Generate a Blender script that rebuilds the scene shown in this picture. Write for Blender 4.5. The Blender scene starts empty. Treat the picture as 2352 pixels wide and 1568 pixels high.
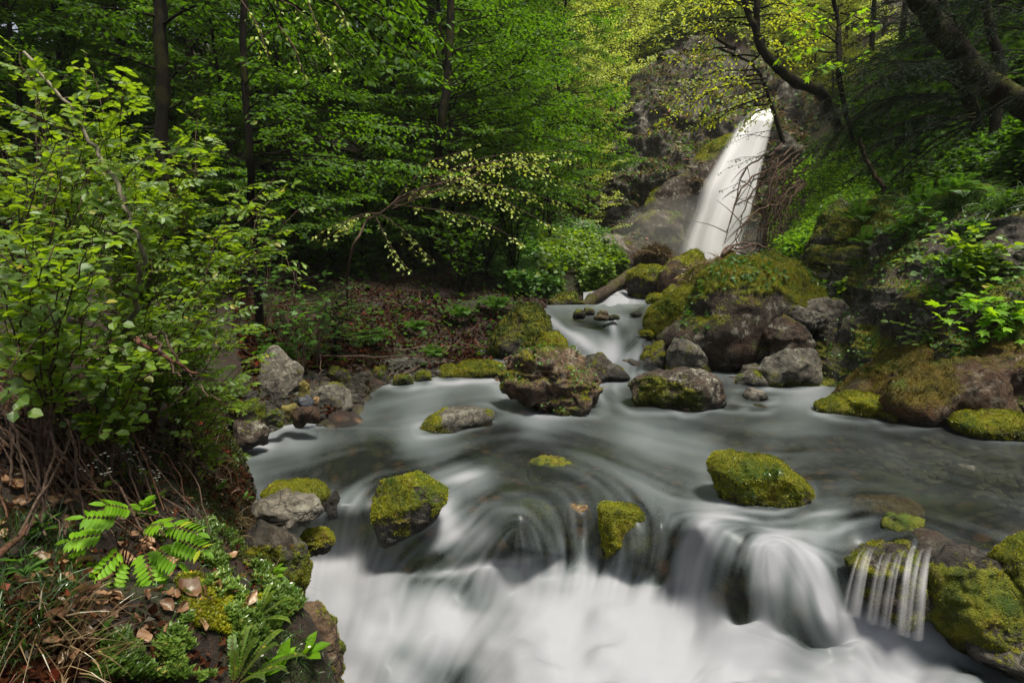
import bpy, bmesh, math, random
import numpy as np
from mathutils import Vector, Matrix

# ------------------------------------------------------------------ camera, sky, sun, exposure
F_PX = 2352 * 20.0 / 36.0
PITCH = math.atan((784 - 620) / F_PX)
CAM_Z = 1.2
sc = bpy.context.scene
cd = bpy.data.cameras.new("camera")
cam = bpy.data.objects.new("camera", cd)
sc.collection.objects.link(cam)
cam.location = (0, 0, CAM_Z)
cam.rotation_euler = (math.pi / 2 - PITCH, 0, 0)
cd.lens = 20; cd.sensor_width = 36; cd.clip_start = 0.05; cd.clip_end = 500
sc.camera = cam

SUN_EL, SUN_AZ = 68.0, 140.0        # degrees; azimuth clockwise from the view direction
w = bpy.data.worlds.new("World"); sc.world = w; w.use_nodes = True
nt = w.node_tree; nt.nodes.clear()
sky = nt.nodes.new('ShaderNodeTexSky'); sky.sky_type = 'NISHITA'; sky.sun_disc = False
sky.sun_elevation = math.radians(SUN_EL); sky.sun_rotation = math.radians(SUN_AZ)
sky.dust_density = 3.0
hs = nt.nodes.new('ShaderNodeHueSaturation'); hs.inputs['Saturation'].default_value = 0.35
bg = nt.nodes.new('ShaderNodeBackground'); bg.inputs['Strength'].default_value = 0.095
wo = nt.nodes.new('ShaderNodeOutputWorld')
nt.links.new(sky.outputs[0], hs.inputs['Color']); nt.links.new(hs.outputs[0], bg.inputs['Color'])
nt.links.new(bg.outputs[0], wo.inputs['Surface'])
sl = bpy.data.lights.new("sun", 'SUN'); sl.energy = 4.8; sl.angle = math.radians(12); sl.color = (1, .93, .8)
sun = bpy.data.objects.new("sun", sl); sc.collection.objects.link(sun)
_a, _e = math.radians(SUN_AZ), math.radians(SUN_EL)
_sd = Vector((math.sin(_a) * math.cos(_e), math.cos(_a) * math.cos(_e), math.sin(_e)))
sun.rotation_euler = _sd.to_track_quat('Z', 'Y').to_euler()
sc.view_settings.view_transform = 'Standard'; sc.view_settings.look = 'None'
sc.view_settings.exposure = 0.6; sc.view_settings.gamma = 1.0
cy = sc.cycles
cy.max_bounces = 7; cy.diffuse_bounces = 3; cy.glossy_bounces = 2; cy.transmission_bounces = 4
cy.transparent_max_bounces = 10; cy.volume_bounces = 1
cy.use_denoising = True; cy.caustics_reflective = False; cy.caustics_refractive = False
cy.use_adaptive_sampling = True; cy.adaptive_threshold = 0.02
cy.sample_clamp_indirect = 6.0

# ------------------------------------------------------------------ pixel <-> place helpers (2352 x 1568 frame)
SP, CP = math.sin(PITCH), math.cos(PITCH)
def ray(px, py):
    px = np.asarray(px, float); py = np.asarray(py, float)
    a = (px - 1176) / F_PX; b = (784 - py) / F_PX
    return a, CP + b * SP, -SP + b * CP
def P(px, py, Y):
    a, dy, dz = ray(px, py)
    return np.stack([a / dy * Y, np.broadcast_to(Y, np.shape(a / dy)) * 1.0, CAM_Z + dz / dy * Y], -1)
def GY(px, py, z):
    a, dy, dz = ray(px, py)
    return (z - CAM_Z) / (dz / dy)
def G(px, py, z):
    return P(px, py, GY(px, py, z))

# ------------------------------------------------------------------ noise and interpolation
def _hash(ix, iy, iz, s):
    h = (ix * 374761393 + iy * 668265263 + iz * 2147483647 + s * 1274126177) & 0xFFFFFFFF
    h = ((h ^ (h >> 13)) * 1274126177) & 0xFFFFFFFF
    h = ((h ^ (h >> 16)) * 2246822519) & 0xFFFFFFFF
    h = h ^ (h >> 15)
    return (h & 0xFFFFFF) / float(0xFFFFFF)
def noise(p, s=0):
    p = np.asarray(p, float)
    i = np.floor(p).astype(np.int64); f = p - i
    f = f * f * f * (f * (f * 6 - 15) + 10)
    r = 0
    for dx in (0, 1):
        wx = f[..., 0] if dx else 1 - f[..., 0]
        for dy in (0, 1):
            wy = f[..., 1] if dy else 1 - f[..., 1]
            for dz in (0, 1):
                wz = f[..., 2] if dz else 1 - f[..., 2]
                r = r + wx * wy * wz * _hash(i[..., 0] + dx, i[..., 1] + dy, i[..., 2] + dz, s)
    return r * 2 - 1
def fbm(p, o=4, s=0, gain=.5):
    r = 0; a = 1
    for k in range(o):
        r = r + a * noise(p * (2.03 ** k) + k * 7.3, s + k); a *= gain
    return r
def ridge(p, o=4, s=0):
    r = 0; a = 1
    for k in range(o):
        r = r + a * (1 - 2 * np.abs(noise(p * (2.1 ** k) + k * 3.1, s + k))); a *= .5
    return r
def sstep(a, b, x):
    t = np.clip((x - a) / (b - a), 0, 1); return t * t * (3 - 2 * t)
class RBF:
    def __init__(self, pts, vals, eps=0.0, aff=True):
        self.p = np.asarray(pts, float); v = np.asarray(vals, float); n = len(self.p)
        self.c = self.p.mean(0); self.s = self.p.std(0).max(); q = (self.p - self.c) / self.s; self.q = q
        self.eps = eps; self.aff = aff
        K = self.k(np.linalg.norm(q[:, None] - q[None], axis=2)) + np.eye(n) * 1e-6
        if v.ndim == 1: v = v[:, None]
        if aff:
            A = np.zeros((n + 3, n + 3)); A[:n, :n] = K; A[:n, n] = 1; A[:n, n+1:] = q; A[n, :n] = 1; A[n+1:, :n] = q.T
            sol = np.linalg.solve(A, np.vstack([v, np.zeros((3, v.shape[1]))])); self.w = sol[:n]; self.a = sol[n:]
        else:
            self.m = v.mean(0); self.w = np.linalg.solve(K, v - self.m)
    def k(self, r): return np.sqrt(r * r + self.eps ** 2) * -1.0
    def __call__(self, x):
        x = (np.asarray(x, float) - self.c) / self.s; out = np.zeros((len(x), self.w.shape[1]))
        for i in range(0, len(x), 20000):
            xx = x[i:i+20000]
            K = self.k(np.sqrt(((xx[:, None] - self.q[None]) ** 2).sum(2)))
            o = K @ self.w
            o = o + (self.a[0] + xx @ self.a[1:] if self.aff else self.m)
            out[i:i+20000] = o
        return out[:, 0] if out.shape[1] == 1 else out

# ------------------------------------------------------------------ mesh building
COL = sc.collection
class MB:
    def __init__(self): self.v = []; self.f = []; self.n = 0; self.at = {}
    def add(self, verts, faces, mat=0, **attrs):
        verts = np.asarray(verts, float).reshape(-1, 3); faces = np.asarray(faces, np.int64)
        self.v.append(verts); self.f.append((faces + self.n, mat))
        for k, a in attrs.items(): self.at.setdefault(k, []).append((self.n, np.broadcast_to(a, len(verts))))
        self.n += len(verts)
    def build(self, name, mats, parent=None, smooth=False, link=True):
        me = bpy.data.meshes.new(name)
        V = np.concatenate(self.v) if self.v else np.zeros((0, 3))
        loops = np.concatenate([f.ravel() for f, _ in self.f]).astype(np.int32)
        sizes = np.concatenate([np.full(len(f), f.shape[1]) for f, _ in self.f])
        mi = np.concatenate([np.full(len(f), m) for f, m in self.f]).astype(np.int32)
        me.vertices.add(len(V)); me.vertices.foreach_set('co', V.astype(np.float32).ravel())
        me.loops.add(len(loops)); me.loops.foreach_set('vertex_index', loops)
        me.polygons.add(len(sizes))
        st = np.concatenate([[0], np.cumsum(sizes)[:-1]]).astype(np.int32)
        me.polygons.foreach_set('loop_start', st)
        me.polygons.foreach_set('material_index', mi)
        me.polygons.foreach_set('use_smooth', np.full(len(sizes), bool(smooth)))
        for m in (mats if isinstance(mats, (list, tuple)) else [mats]): me.materials.append(m)
        for k, lst in self.at.items():
            arr = np.zeros(len(V), np.float32)
            for n0, a in lst: arr[n0:n0+len(a)] = a
            me.attributes.new(k, 'FLOAT', 'POINT').data.foreach_set('value', arr)
        me.update(calc_edges=True)
        o = bpy.data.objects.new(name, me)
        if link: COL.objects.link(o)
        if parent: o.parent = parent
        return o
def grid_faces(nu, nv):
    i = np.arange((nu - 1) * (nv - 1)); a = (i // (nv - 1)) * nv + i % (nv - 1)
    return np.stack([a, a + nv, a + nv + 1, a + 1], 1)
def tube(mb, path, rad, sides=6, mat=0, cap=True):
    path = np.asarray(path, float); n = len(path); rad = np.broadcast_to(rad, n)
    t = np.gradient(path, axis=0); t /= np.linalg.norm(t, axis=1)[:, None] + 1e-9
    ref = np.array([0, 0, 1.0]) if abs(t[:, 2]).mean() < .8 else np.array([1.0, .2, 0])
    a = np.cross(t, ref); a /= np.linalg.norm(a, axis=1)[:, None] + 1e-9; b = np.cross(t, a)
    th = np.linspace(0, 2 * math.pi, sides, endpoint=False)
    V = path[:, None] + rad[:, None, None] * (np.cos(th)[None, :, None] * a[:, None] + np.sin(th)[None, :, None] * b[:, None])
    i = np.arange((n - 1) * sides); r = i // sides; c = i % sides; c2 = (c + 1) % sides
    F = np.stack([r * sides + c, r * sides + c2, (r + 1) * sides + c2, (r + 1) * sides + c], 1)
    mb.add(V.reshape(-1, 3), F, mat)
    return V
def tag(o, label, cat, group=None, kind=None):
    if label: o['label'] = label
    if cat: o['category'] = cat
    if group: o['group'] = group
    if kind: o['kind'] = kind
    return o
def struct(o, label, cat): o['kind'] = 'structure'; o['label'] = label; o['category'] = cat; return o
def empty(name, loc, label, cat, group=None):
    o = bpy.data.objects.new(name, None); COL.objects.link(o); o.location = loc; o.empty_display_size = .1
    return tag(o, label, cat, group)
def curve(pts, n, jit=0, rng=None):
    """smooth path through pts (Catmull-Rom)"""
    p = np.asarray(pts, float); p = np.vstack([2 * p[0] - p[1], p, 2 * p[-1] - p[-2]])
    t = np.linspace(0, len(p) - 3 - 1e-6, n); i = t.astype(int); f = (t - i)[:, None]
    a, b, c, d = p[i], p[i+1], p[i+2], p[i+3]
    o = .5 * (2*b + (c-a)*f + (2*a-5*b+4*c-d)*f*f + (3*b-a-3*c+d)*f**3)
    if jit and rng is not None: o[1:-1] += rng.normal(0, jit, (n - 2, 3))
    return o

# ------------------------------------------------------------------ materials
class N:
    """small node helper"""
    def __init__(self, name):
        self.m = bpy.data.materials.new(name); self.m.use_nodes = True
        self.t = self.m.node_tree; self.t.nodes.clear()
        self.out = self.t.nodes.new('ShaderNodeOutputMaterial')
        self.tc = self.t.nodes.new('ShaderNodeNewGeometry')
    def n(self, typ, **inp):
        nd = self.t.nodes.new(typ)
        for k, v in inp.items():
            if k.startswith('_'): setattr(nd, k[1:], v)
            else: self.i(nd, k.replace('__', ' '), v)
        return nd
    def i(self, nd, k, v):
        s = nd.inputs[int(k[1:])] if (k[0] == 'i' and k[1:].isdigit()) else nd.inputs[k]
        if isinstance(v, bpy.types.NodeSocket): self.t.links.new(v, s)
        elif isinstance(v, tuple) and len(v) == 3 and s.type == 'RGBA': s.default_value = (*v, 1)
        else: s.default_value = v
    def noise(self, scale, detail=4, rough=.6, vec=None, dist=0):
        nd = self.n('ShaderNodeTexNoise', Scale=scale, Detail=float(detail), Roughness=rough, Distortion=float(dist))
        self.t.links.new(vec or self.tc.outputs['Position'], nd.inputs['Vector']); return nd.outputs['Fac']
    def ramp(self, fac, a, b, c0=(0, 0, 0), c1=(1, 1, 1)):
        nd = self.n('ShaderNodeValToRGB'); e = nd.color_ramp.elements
        e[0].position = a; e[1].position = b; e[0].color = (*c0, 1); e[1].color = (*c1, 1)
        self.t.links.new(fac, nd.inputs[0]); return nd.outputs[0]
    def mix(self, fac, a, b, blend='MIX'):
        nd = self.n('ShaderNodeMix', _data_type='RGBA', _blend_type=blend)
        self.i(nd, 'i0', fac); self.i(nd, 'i6', a); self.i(nd, 'i7', b); return nd.outputs[2]
    def math(self, op, a, b=0.0, clamp=False):
        nd = self.n('ShaderNodeMath', _operation=op, _use_clamp=clamp); self.i(nd, 'i0', a); self.i(nd, 'i1', b); return nd.outputs[0]
    def attr(self, name):
        nd = self.n('ShaderNodeAttribute', _attribute_name=name); return nd.outputs['Fac']
    def bump(self, h, strength, dist=.02):
        return self.n('ShaderNodeBump', Height=h, Strength=strength, Distance=dist).outputs[0]
    def done(self, sh): self.t.links.new(sh, self.out.inputs['Surface']); return self.m
    def mixsh(self, fac, a, b):
        nd = self.n('ShaderNodeMixShader'); self.i(nd, 'i0', fac); self.i(nd, 'i1', a); self.i(nd, 'i2', b); return nd.outputs[0]

MOSS_A, MOSS_B = (.05, .07, .004), (.34, .34, .012)
def moss_color(k, c0=MOSS_A, c1=MOSS_B):
    a = k.noise(9, 3); b = k.noise(90, 3, .7)
    c = k.mix(k.ramp(a, .35, .65), c0, c1)
    c = k.mix(k.ramp(a, .52, .68), c, (.11, .06, .010))
    c = k.mix(k.ramp(k.noise(3.5, 3), .5, .65), c, (.05, .10, .006))
    return k.mix(k.ramp(b, .35, .7), k.mix(.45, c, (.02, .028, .003)), c)
def rock_mat(name, c0, c1, c2=None, lichen=.3, rust=0.2, moss=(MOSS_A, MOSS_B), scale=1.0):
    k = N(name)
    big = k.noise(2.2 * scale, 5, .6); mid = k.noise(14 * scale, 6, .7, dist=.4); fine = k.noise(75 * scale, 5, .75)
    c = k.mix(k.ramp(mid, .38, .64), c0, c1)
    c = k.mix(k.math('MULTIPLY', k.ramp(big, .5, .68), rust), c, c2 or (.12, .045, .018))
    li = k.math('MULTIPLY', k.ramp(k.noise(4.5 * scale, 4, .65), .51, .60), k.ramp(k.noise(16 * scale, 4, .75), .47, .56))
    c = k.mix(k.math('MULTIPLY', li, lichen), c, (.36, .35, .28))
    c = k.mix(k.ramp(fine, .3, .7, (.45,) * 3, (1.25,) * 3), (0, 0, 0), c) if False else k.mix(.85, c, k.ramp(fine, .28, .72, (.35,) * 3, (1.0,) * 3), 'MULTIPLY')
    vor = k.n('ShaderNodeTexVoronoi', _feature='DISTANCE_TO_EDGE', Scale=3.1 * scale)
    wv = k.n('ShaderNodeVectorMath', _operation='ADD')
    k.t.links.new(k.tc.outputs['Position'], wv.inputs[0])
    cn = k.n('ShaderNodeTexNoise', Scale=6.0 * scale, Detail=4.0); k.t.links.new(k.tc.outputs['Position'], cn.inputs['Vector'])
    sc_ = k.n('ShaderNodeVectorMath', _operation='SCALE', Scale=.35 / scale); k.t.links.new(cn.outputs['Color'], sc_.inputs[0])
    k.t.links.new(sc_.outputs[0], wv.inputs[1]); k.t.links.new(wv.outputs[0], vor.inputs['Vector'])
    crack = k.ramp(vor.outputs['Distance'], .0, .035)
    c = k.mix(k.math('MULTIPLY', k.math('SUBTRACT', 1.0, crack), .55), c, (.012, .01, .008))
    ms = k.attr('moss')
    mfac = k.ramp(k.math('ADD', ms, k.math('MULTIPLY', k.math('SUBTRACT', k.noise(45, 4, .7), .5), .9)), .42, .58)
    col = k.mix(mfac, c, moss_color(k, *moss))
    wet = k.attr('wet')
    col = k.mix(k.math('MULTIPLY', wet, .75), col, (.006, .006, .005))
    h = k.math('ADD', k.math('MULTIPLY', mid, 1.0), k.math('MULTIPLY', fine, .55))
    h = k.math('ADD', h, k.math('MULTIPLY', crack, .5))
    h = k.math('ADD', h, k.math('MULTIPLY', mfac, k.math('MULTIPLY', k.noise(160, 2, .6), .8)))
    rough = k.math('SUBTRACT', .82, k.math('MULTIPLY', wet, .45))
    b = k.n('ShaderNodeBsdfPrincipled', Base__Color=col, Roughness=rough, Normal=k.bump(h, .9, .03 / scale))
    b.inputs['Specular IOR Level'].default_value = .35
    return k.done(b.outputs[0])
M = {}
M['grey'] = rock_mat('grey_rock', (.04, .036, .028), (.17, .158, .125), lichen=.55, rust=.15)
M['brown'] = rock_mat('brown_rock', (.018, .012, .008), (.085, .060, .040), (.075, .032, .014), lichen=.75, rust=.55)
M['dark'] = rock_mat('dark_rock', (.014, .012, .009), (.07, .06, .045), lichen=.3, rust=.25)
M['red'] = rock_mat('red_brown_rock', (.028, .015, .008), (.10, .055, .028), (.14, .065, .012), lichen=.35, rust=.8)
RUST = ((.045, .032, .004), (.19, .14, .012))
M['rust'] = rock_mat('rusty_mossy_rock', (.03, .016, .008), (.12, .065, .035), (.15, .065, .012), lichen=.35, rust=.8, moss=RUST)
M['wall'] = rock_mat('wall_rock', (.016, .014, .010), (.115, .10, .08), (.09, .045, .018), lichen=.7, rust=.5, scale=.9)
M['pale'] = rock_mat('pale_rock', (.09, .08, .062), (.27, .24, .19), lichen=.6, rust=.1, scale=1.6)
M['yellow'] = rock_mat('yellow_rock', (.12, .10, .02), (.24, .20, .05), lichen=.1, rust=.05, scale=1.6)
M['blue'] = rock_mat('blue_grey_rock', (.035, .04, .055), (.12, .13, .16), lichen=.2, rust=.0, scale=2)
M['orange'] = rock_mat('orange_rock', (.16, .09, .035), (.36, .24, .11), lichen=.2, rust=.1, scale=2)
M['litter_rock'] = rock_mat('layered_earthy_rock', (.028, .016, .008), (.20, .13, .075), (.10, .045, .016), lichen=.5, rust=.6, scale=1.6)
M['cliff'] = rock_mat('cliff_rock', (.024, .022, .017), (.15, .135, .105), (.09, .05, .03), lichen=.9, rust=.4, scale=.55, moss=((.03, .035, .008), (.10, .10, .02)))

def leaf_mat(name, c0, c1, tr=(.22, .42, .02), trf=.45, gloss=.06, rough=.35):
    k = N(name); r = k.tc.outputs['Random Per Island']
    col = k.mix(k.ramp(k.noise(5, 2), .40, .62), tuple(x * .62 for x in c0), k.mix(r, c0, c1))
    col = k.mix(k.math('GREATER_THAN', r, .975), col, (c1[0] * 1.3, c1[1] * .75, c1[2]))
    tcol = k.mix(r, tuple(x * .75 for x in tr), tr)
    d = k.n('ShaderNodeBsdfDiffuse', Color=col).outputs[0]
    t = k.n('ShaderNodeBsdfTranslucent', Color=tcol).outputs[0]
    g = k.n('ShaderNodeBsdfGlossy', Roughness=rough, Color=(.9, 1, .9)).outputs[0]
    return k.done(k.mixsh(gloss, k.mixsh(trf, d, t), g))
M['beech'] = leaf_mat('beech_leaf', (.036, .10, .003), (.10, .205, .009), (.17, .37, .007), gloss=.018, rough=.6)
M['dkleaf'] = leaf_mat('shade_toned_leaf', (.022, .06, .003), (.06, .13, .006), (.10, .23, .005), gloss=.012, rough=.6)  # darker copy of the beech green: canopy shade put into the leaf colour
M['bright'] = leaf_mat('haze_paled_spring_leaf', (.34, .45, .07), (.54, .64, .13), (.74, .86, .10), rough=.6)  # spring green raised pale: sunlit haze put into the leaf colour
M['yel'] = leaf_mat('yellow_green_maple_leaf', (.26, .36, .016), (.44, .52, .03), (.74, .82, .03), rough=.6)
M['bush'] = leaf_mat('rose_leaflet', (.065, .135, .008), (.20, .31, .022), (.36, .56, .014), gloss=.035, rough=.5)
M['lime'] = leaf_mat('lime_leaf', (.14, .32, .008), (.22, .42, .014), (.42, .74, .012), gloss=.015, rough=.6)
M['herb'] = leaf_mat('herb_leaf', (.045, .12, .012), (.11, .24, .025), (.16, .36, .02), gloss=.025, rough=.5)
M['sedum'] = leaf_mat('rosette_leaf', (.06, .12, .015), (.18, .28, .045), (.2, .32, .03), trf=.25, gloss=.03)
M['conifer'] = leaf_mat('conifer_needle', (.006, .018, .008), (.020, .042, .018), (.02, .05, .01), trf=.2, gloss=.015, rough=.6)
M['moss'] = leaf_mat('moss_tuft', (.06, .075, .005), (.44, .44, .016), (.48, .5, .01), trf=.3, gloss=.02)
M['mossd'] = leaf_mat('dark_moss_tuft', (.025, .035, .005), (.07, .085, .010), (.08, .10, .01), trf=.3, gloss=.02)
M['grassg'] = leaf_mat('green_grass_blade', (.03, .08, .01), (.09, .18, .03), (.12, .25, .02), gloss=.08)
M['grassd'] = leaf_mat('dry_grass_blade', (.16, .10, .045), (.42, .31, .17), (.25, .18, .08), trf=.25, gloss=.05)
M['dead'] = leaf_mat('dead_leaf', (.16, .07, .03), (.46, .27, .14), (.25, .11, .04), trf=.2, gloss=.06, rough=.5)
M['white'] = leaf_mat('white_petal', (.75, .75, .68), (.85, .85, .8), (.8, .8, .7), trf=.3, gloss=.03)
M['violet'] = leaf_mat('violet_petal', (.06, .03, .14), (.14, .08, .30), (.2, .1, .4), trf=.3, gloss=.03)
def bark_mat(name, c0, c1, moss=.3, sc_=1.0, lich=0):
    k = N(name)
    mp = k.n('ShaderNodeMapping'); k.t.links.new(k.tc.outputs['Position'], mp.inputs[0]); mp.inputs['Scale'].default_value = (1, 1, .3)
    f = k.noise(26 * sc_, 6, .7, vec=mp.outputs[0]); g = k.noise(4 * sc_, 3)
    c = k.mix(k.ramp(f, .35, .68), c0, c1)
    c = k.mix(k.math('MULTIPLY', k.ramp(g, .5, .62), moss), c, (.05, .055, .008))
    if lich: c = k.mix(k.math('MULTIPLY', k.ramp(k.noise(9, 5, .7), .52, .6), lich), c, (.12, .13, .08))
    b = k.n('ShaderNodeBsdfPrincipled', Base__Color=c, Roughness=.95, Normal=k.bump(f, .8, .02)); b.inputs['Specular IOR Level'].default_value = .1
    return k.done(b.outputs[0])
M['bark'] = bark_mat('dark_bark', (.003, .0025, .002), (.014, .011, .008))
M['barkl'] = bark_mat('brown_bark', (.015, .010, .007), (.06, .042, .03))
M['barkm'] = bark_mat('mossy_lichened_bark', (.004, .003, .002), (.022, .016, .011), .6, 1, .28)
M['barkp'] = bark_mat('pale_bark', (.09, .08, .055), (.26, .24, .17), .15)
M['twig'] = bark_mat('twig_bark', (.045, .028, .022), (.16, .11, .08), .05, 3)
M['stick'] = bark_mat('red_brown_stick', (.06, .028, .018), (.18, .095, .06), .0, 3)
M['log'] = bark_mat('wet_log', (.010, .007, .005), (.085, .065, .05), .8)
# ------------------------------------------------------------------ ground
def T(px, py, Y=None, z=None):
    q = P(px, py, Y) if z is None else G(px, py, z)
    return tuple(float(t) for t in q)
tp = []
for a in [ # left near bank
 (0,1568,.8),(150,1568,.85),(300,1568,.95),(450,1568,1.05),(550,1568,1.15),(660,1560,1.25),(755,1568,1.35),(0,1300,1.1),(100,1200,1.35),(300,1350,1.3),(150,1420,1.05),
 (500,1350,1.5),(650,1370,1.68),(300,1150,1.75),(500,1200,1.9),(585,1300,1.75),(560,1180,2.25),(480,1060,2.6),(300,1000,2.3),(0,1000,1.7),
 (100,900,2.1),(0,700,2.7),(200,760,3.0),(300,850,2.9),(450,900,3.2),(520,1000,3.2),(560,900,4.3),(690,1460,1.5),(740,1500,1.45),
 # left slope
 (700,835,5.7),(600,800,5.6),(500,700,8),(300,620,9),(100,600,8),(-200,500,7),(900,790,7.2),(1100,790,7.4),(900,640,11),(700,640,11),
 (1000,700,9),(1100,640,12),(1240,690,9.6),(1290,600,13),(1350,525,17),(1200,500,16),(1290,520,17),(1400,560,17.5),(1440,620,13.5),(1380,640,12.5),
 (900,450,20),(600,400,20),(300,350,18),(0,300,15),(1100,300,28),(800,180,33),(300,120,32),(0,100,28),(1250,200,31),(-400,200,20),
 # gorge and hill top
 (1500,600,19.5),(1600,600,19.8),(1450,420,28),(1600,380,28),(1480,180,29.5),(1650,60,28),(1560,40,29),(1400,60,34),(1600,0,36),(1350,-40,42),(1500,-100,45),(1750,200,28),(1750,262,27),
 # right slope
 (1960,600,7.8),(1900,560,10),(2050,850,5.9),(2352,900,5.0),(2200,650,6.4),(2352,600,5.6),(2050,600,7.6),(2200,420,7.6),(2352,350,6.6),
 (2000,480,10.5),(1850,540,13),(1780,600,15),(1900,400,16),(2100,250,13),(2352,100,10.5),(2200,0,16),(1900,200,26),(1830,300,21),(2600,300,7),(2600,700,5.4),(2800,0,10),
 (1740,600,17.5),(1800,470,18),(1900,770,7.4),(1880,830,6.6),(1780,830,7.0),(1700,840,7.1)]:
    tp.append(T(a[0], a[1], Y=a[2]))
for a in [ # stream bed and shores (pixel and height)
 (700,1180,-.55),(560,1090,-.14),(560,1050,.03),(640,985,.02),(760,975,.02),(830,925,.02),(860,885,.05),(1000,868,.06),(1120,852,.08),(1230,850,.12),
 (1400,940,-.22),(1200,1000,-.25),(1000,960,-.22),(900,1010,-.22),(700,1040,-.18),(900,1100,-.2),(1250,1100,-.24),(1600,1050,-.22),(1600,960,-.15),
 (1750,960,-.08),(1850,905,.0),(1780,880,.04),(1700,870,.06),(2000,1000,-.16),(2200,1060,-.15),(2352,1010,.02),(2200,975,.04),(2000,940,.02),(2352,1100,-.07),(2352,1200,-.1),(2200,1180,-.13),(2000,1180,-.16),
 (1250,715,.5),(1300,840,-.05),(1430,850,-.1),(1500,840,-.02),(1430,780,.1),(1350,760,.15),(1400,700,.42),(1480,700,.45)]:
    tp.append(T(a[0], a[1], z=a[2]))
tp += [(-.30,1.4,-.9),(-.33,1.0,-.9),(-.42,1.75,-.9),(-.62,2.1,-.95),(-.9,2.6,-.8),(0,0,-.8),(-.5,0,.35),(-1.2,0,.5),(0,1,-.95),(0,1.8,-1.0),(.8,1.5,-1.0),(1.5,2.1,-1.0),(.5,2.5,-.95),
       (2.4,2.0,-.9),(1.6,1,-.9),(3,1,-.5),(4.2,2.2,.3),(4.5,3.4,.6),(-3,0,1.1),(-3,2,1.3),(-4,-1,1.6),(0,-1.5,-.7),(3,-1.5,.3),(-.95,2.95,-.7),(0,2.95,-.45),(1,2.95,-.3),(1.8,2.8,-.35),(2.6,2.6,-.3)]
tp += [T(1430,675,Y=10.5), T(1400,655,Y=11.3), T(1460,640,Y=12.5), T(1600,640,Y=12), T(1600,700,Y=9.5)]
tp = np.array(tp)
def warp(xy): return np.stack([xy[:, 0] / (xy[:, 1] + 2.4), np.log(xy[:, 1] + 2.4)], 1)
_tr = RBF(warp(tp[:, :2]), tp[:, 2], eps=.02)
def terrain_z(xy):
    xy = np.asarray(xy, float).reshape(-1, 2); q = np.column_stack([xy, np.zeros(len(xy))])
    d = np.clip(xy[:, 1], 0, 40)
    z = _tr(warp(xy))
    return z + fbm(q * .9, 4, 3) * .05 * (1 + d * .09) + fbm(q * 7, 3, 9) * .015
u = np.linspace(-1.15, 1.3, 520); v = np.linspace(math.log(.9), math.log(52), 620)
UU, VV = np.meshgrid(u, v, indexing='ij')
gy = np.exp(VV) - 2.4; gx = UU * (gy + 2.4)
xy = np.stack([gx.ravel(), gy.ravel()], 1); gz = terrain_z(xy)
V = np.column_stack([xy, gz])
gm = N('forest_floor')
lit = gm.noise(22, 5, .75); lit2 = gm.noise(70, 4, .7); patch = gm.noise(1.1, 4, .6)
c = gm.mix(gm.ramp(lit2, .35, .65), (.007, .0035, .002), (.040, .016, .007))  # litter browns darkened to carry the deep shade of the slope
c = gm.mix(gm.ramp(lit, .56, .7), c, (.045, .024, .013))
c = gm.mix(gm.ramp(patch, .5, .62), c, (.028, .036, .007))
bed = gm.attr('bed')
vor = gm.n('ShaderNodeTexVoronoi', Scale=11.0); gm.t.links.new(gm.tc.outputs['Position'], vor.inputs['Vector'])
vc = gm.n('ShaderNodeSeparateColor', Color=vor.outputs['Color'])
bc = gm.mix(vc.outputs[0], (.03, .028, .018), (.17, .14, .09)); bc = gm.mix(gm.ramp(vc.outputs[1], .7, .8), bc, (.22, .10, .045))
bc = gm.mix(gm.ramp(vor.outputs['Distance'], .25, .6), bc, (.008, .008, .005))
bc = gm.mix(gm.ramp(gm.noise(2.5, 3), .52, .62), bc, (.07, .085, .02))
c = gm.mix(bed, c, bc)
hgt = gm.math('ADD', lit, gm.math('MULTIPLY', lit2, .6))
gb = gm.n('ShaderNodeBsdfPrincipled', Base__Color=c, Roughness=.85, Normal=gm.bump(hgt, 1.0, .05))
gm.done(gb.outputs[0])
mb = MB(); mb.add(V, grid_faces(len(u), len(v)), bed=sstep(.10, .0, V[:, 2]) * (V[:, 1] < 8.5) * sstep(-2.2, -1.7, V[:, 0] + 0 * V[:, 1]) )
o = mb.build('ground', gm.m, smooth=True); struct(o, 'brown leaf-littered valley floor, banks and stony stream bed', 'ground')
def on_ground(x, y): return np.column_stack([x, y, terrain_z(np.column_stack([x, y]))])

# ------------------------------------------------------------------ sheets given by depth over the picture frame
def sheet(px0, px1, py0, py1, step, ctrl, eps=.03):
    """world grid through control points (px, py, Y); 1/Y interpolates flat sheets exactly"""
    c = np.array(ctrl, float)
    f = RBF(c[:, :2], 1.0 / c[:, 2], eps=eps)
    xs = np.arange(px0, px1 + .1, step); ys = np.arange(py0, py1 + .1, step)
    X, Yp = np.meshgrid(xs, ys, indexing='ij'); q = np.column_stack([X.ravel(), Yp.ravel()])
    iY = np.clip(f(q), 1 / 60, 3)
    return q, P(q[:, 0], q[:, 1], 1 / iY), len(xs), len(ys)
def vnormals(V, F):
    n = np.zeros_like(V)
    fn = np.cross(V[F[:, 1]] - V[F[:, 0]], V[F[:, 2]] - V[F[:, 0]])
    for k in range(F.shape[1]): np.add.at(n, F[:, k], fn)
    return n / (np.linalg.norm(n, axis=1)[:, None] + 1e-12)

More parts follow.
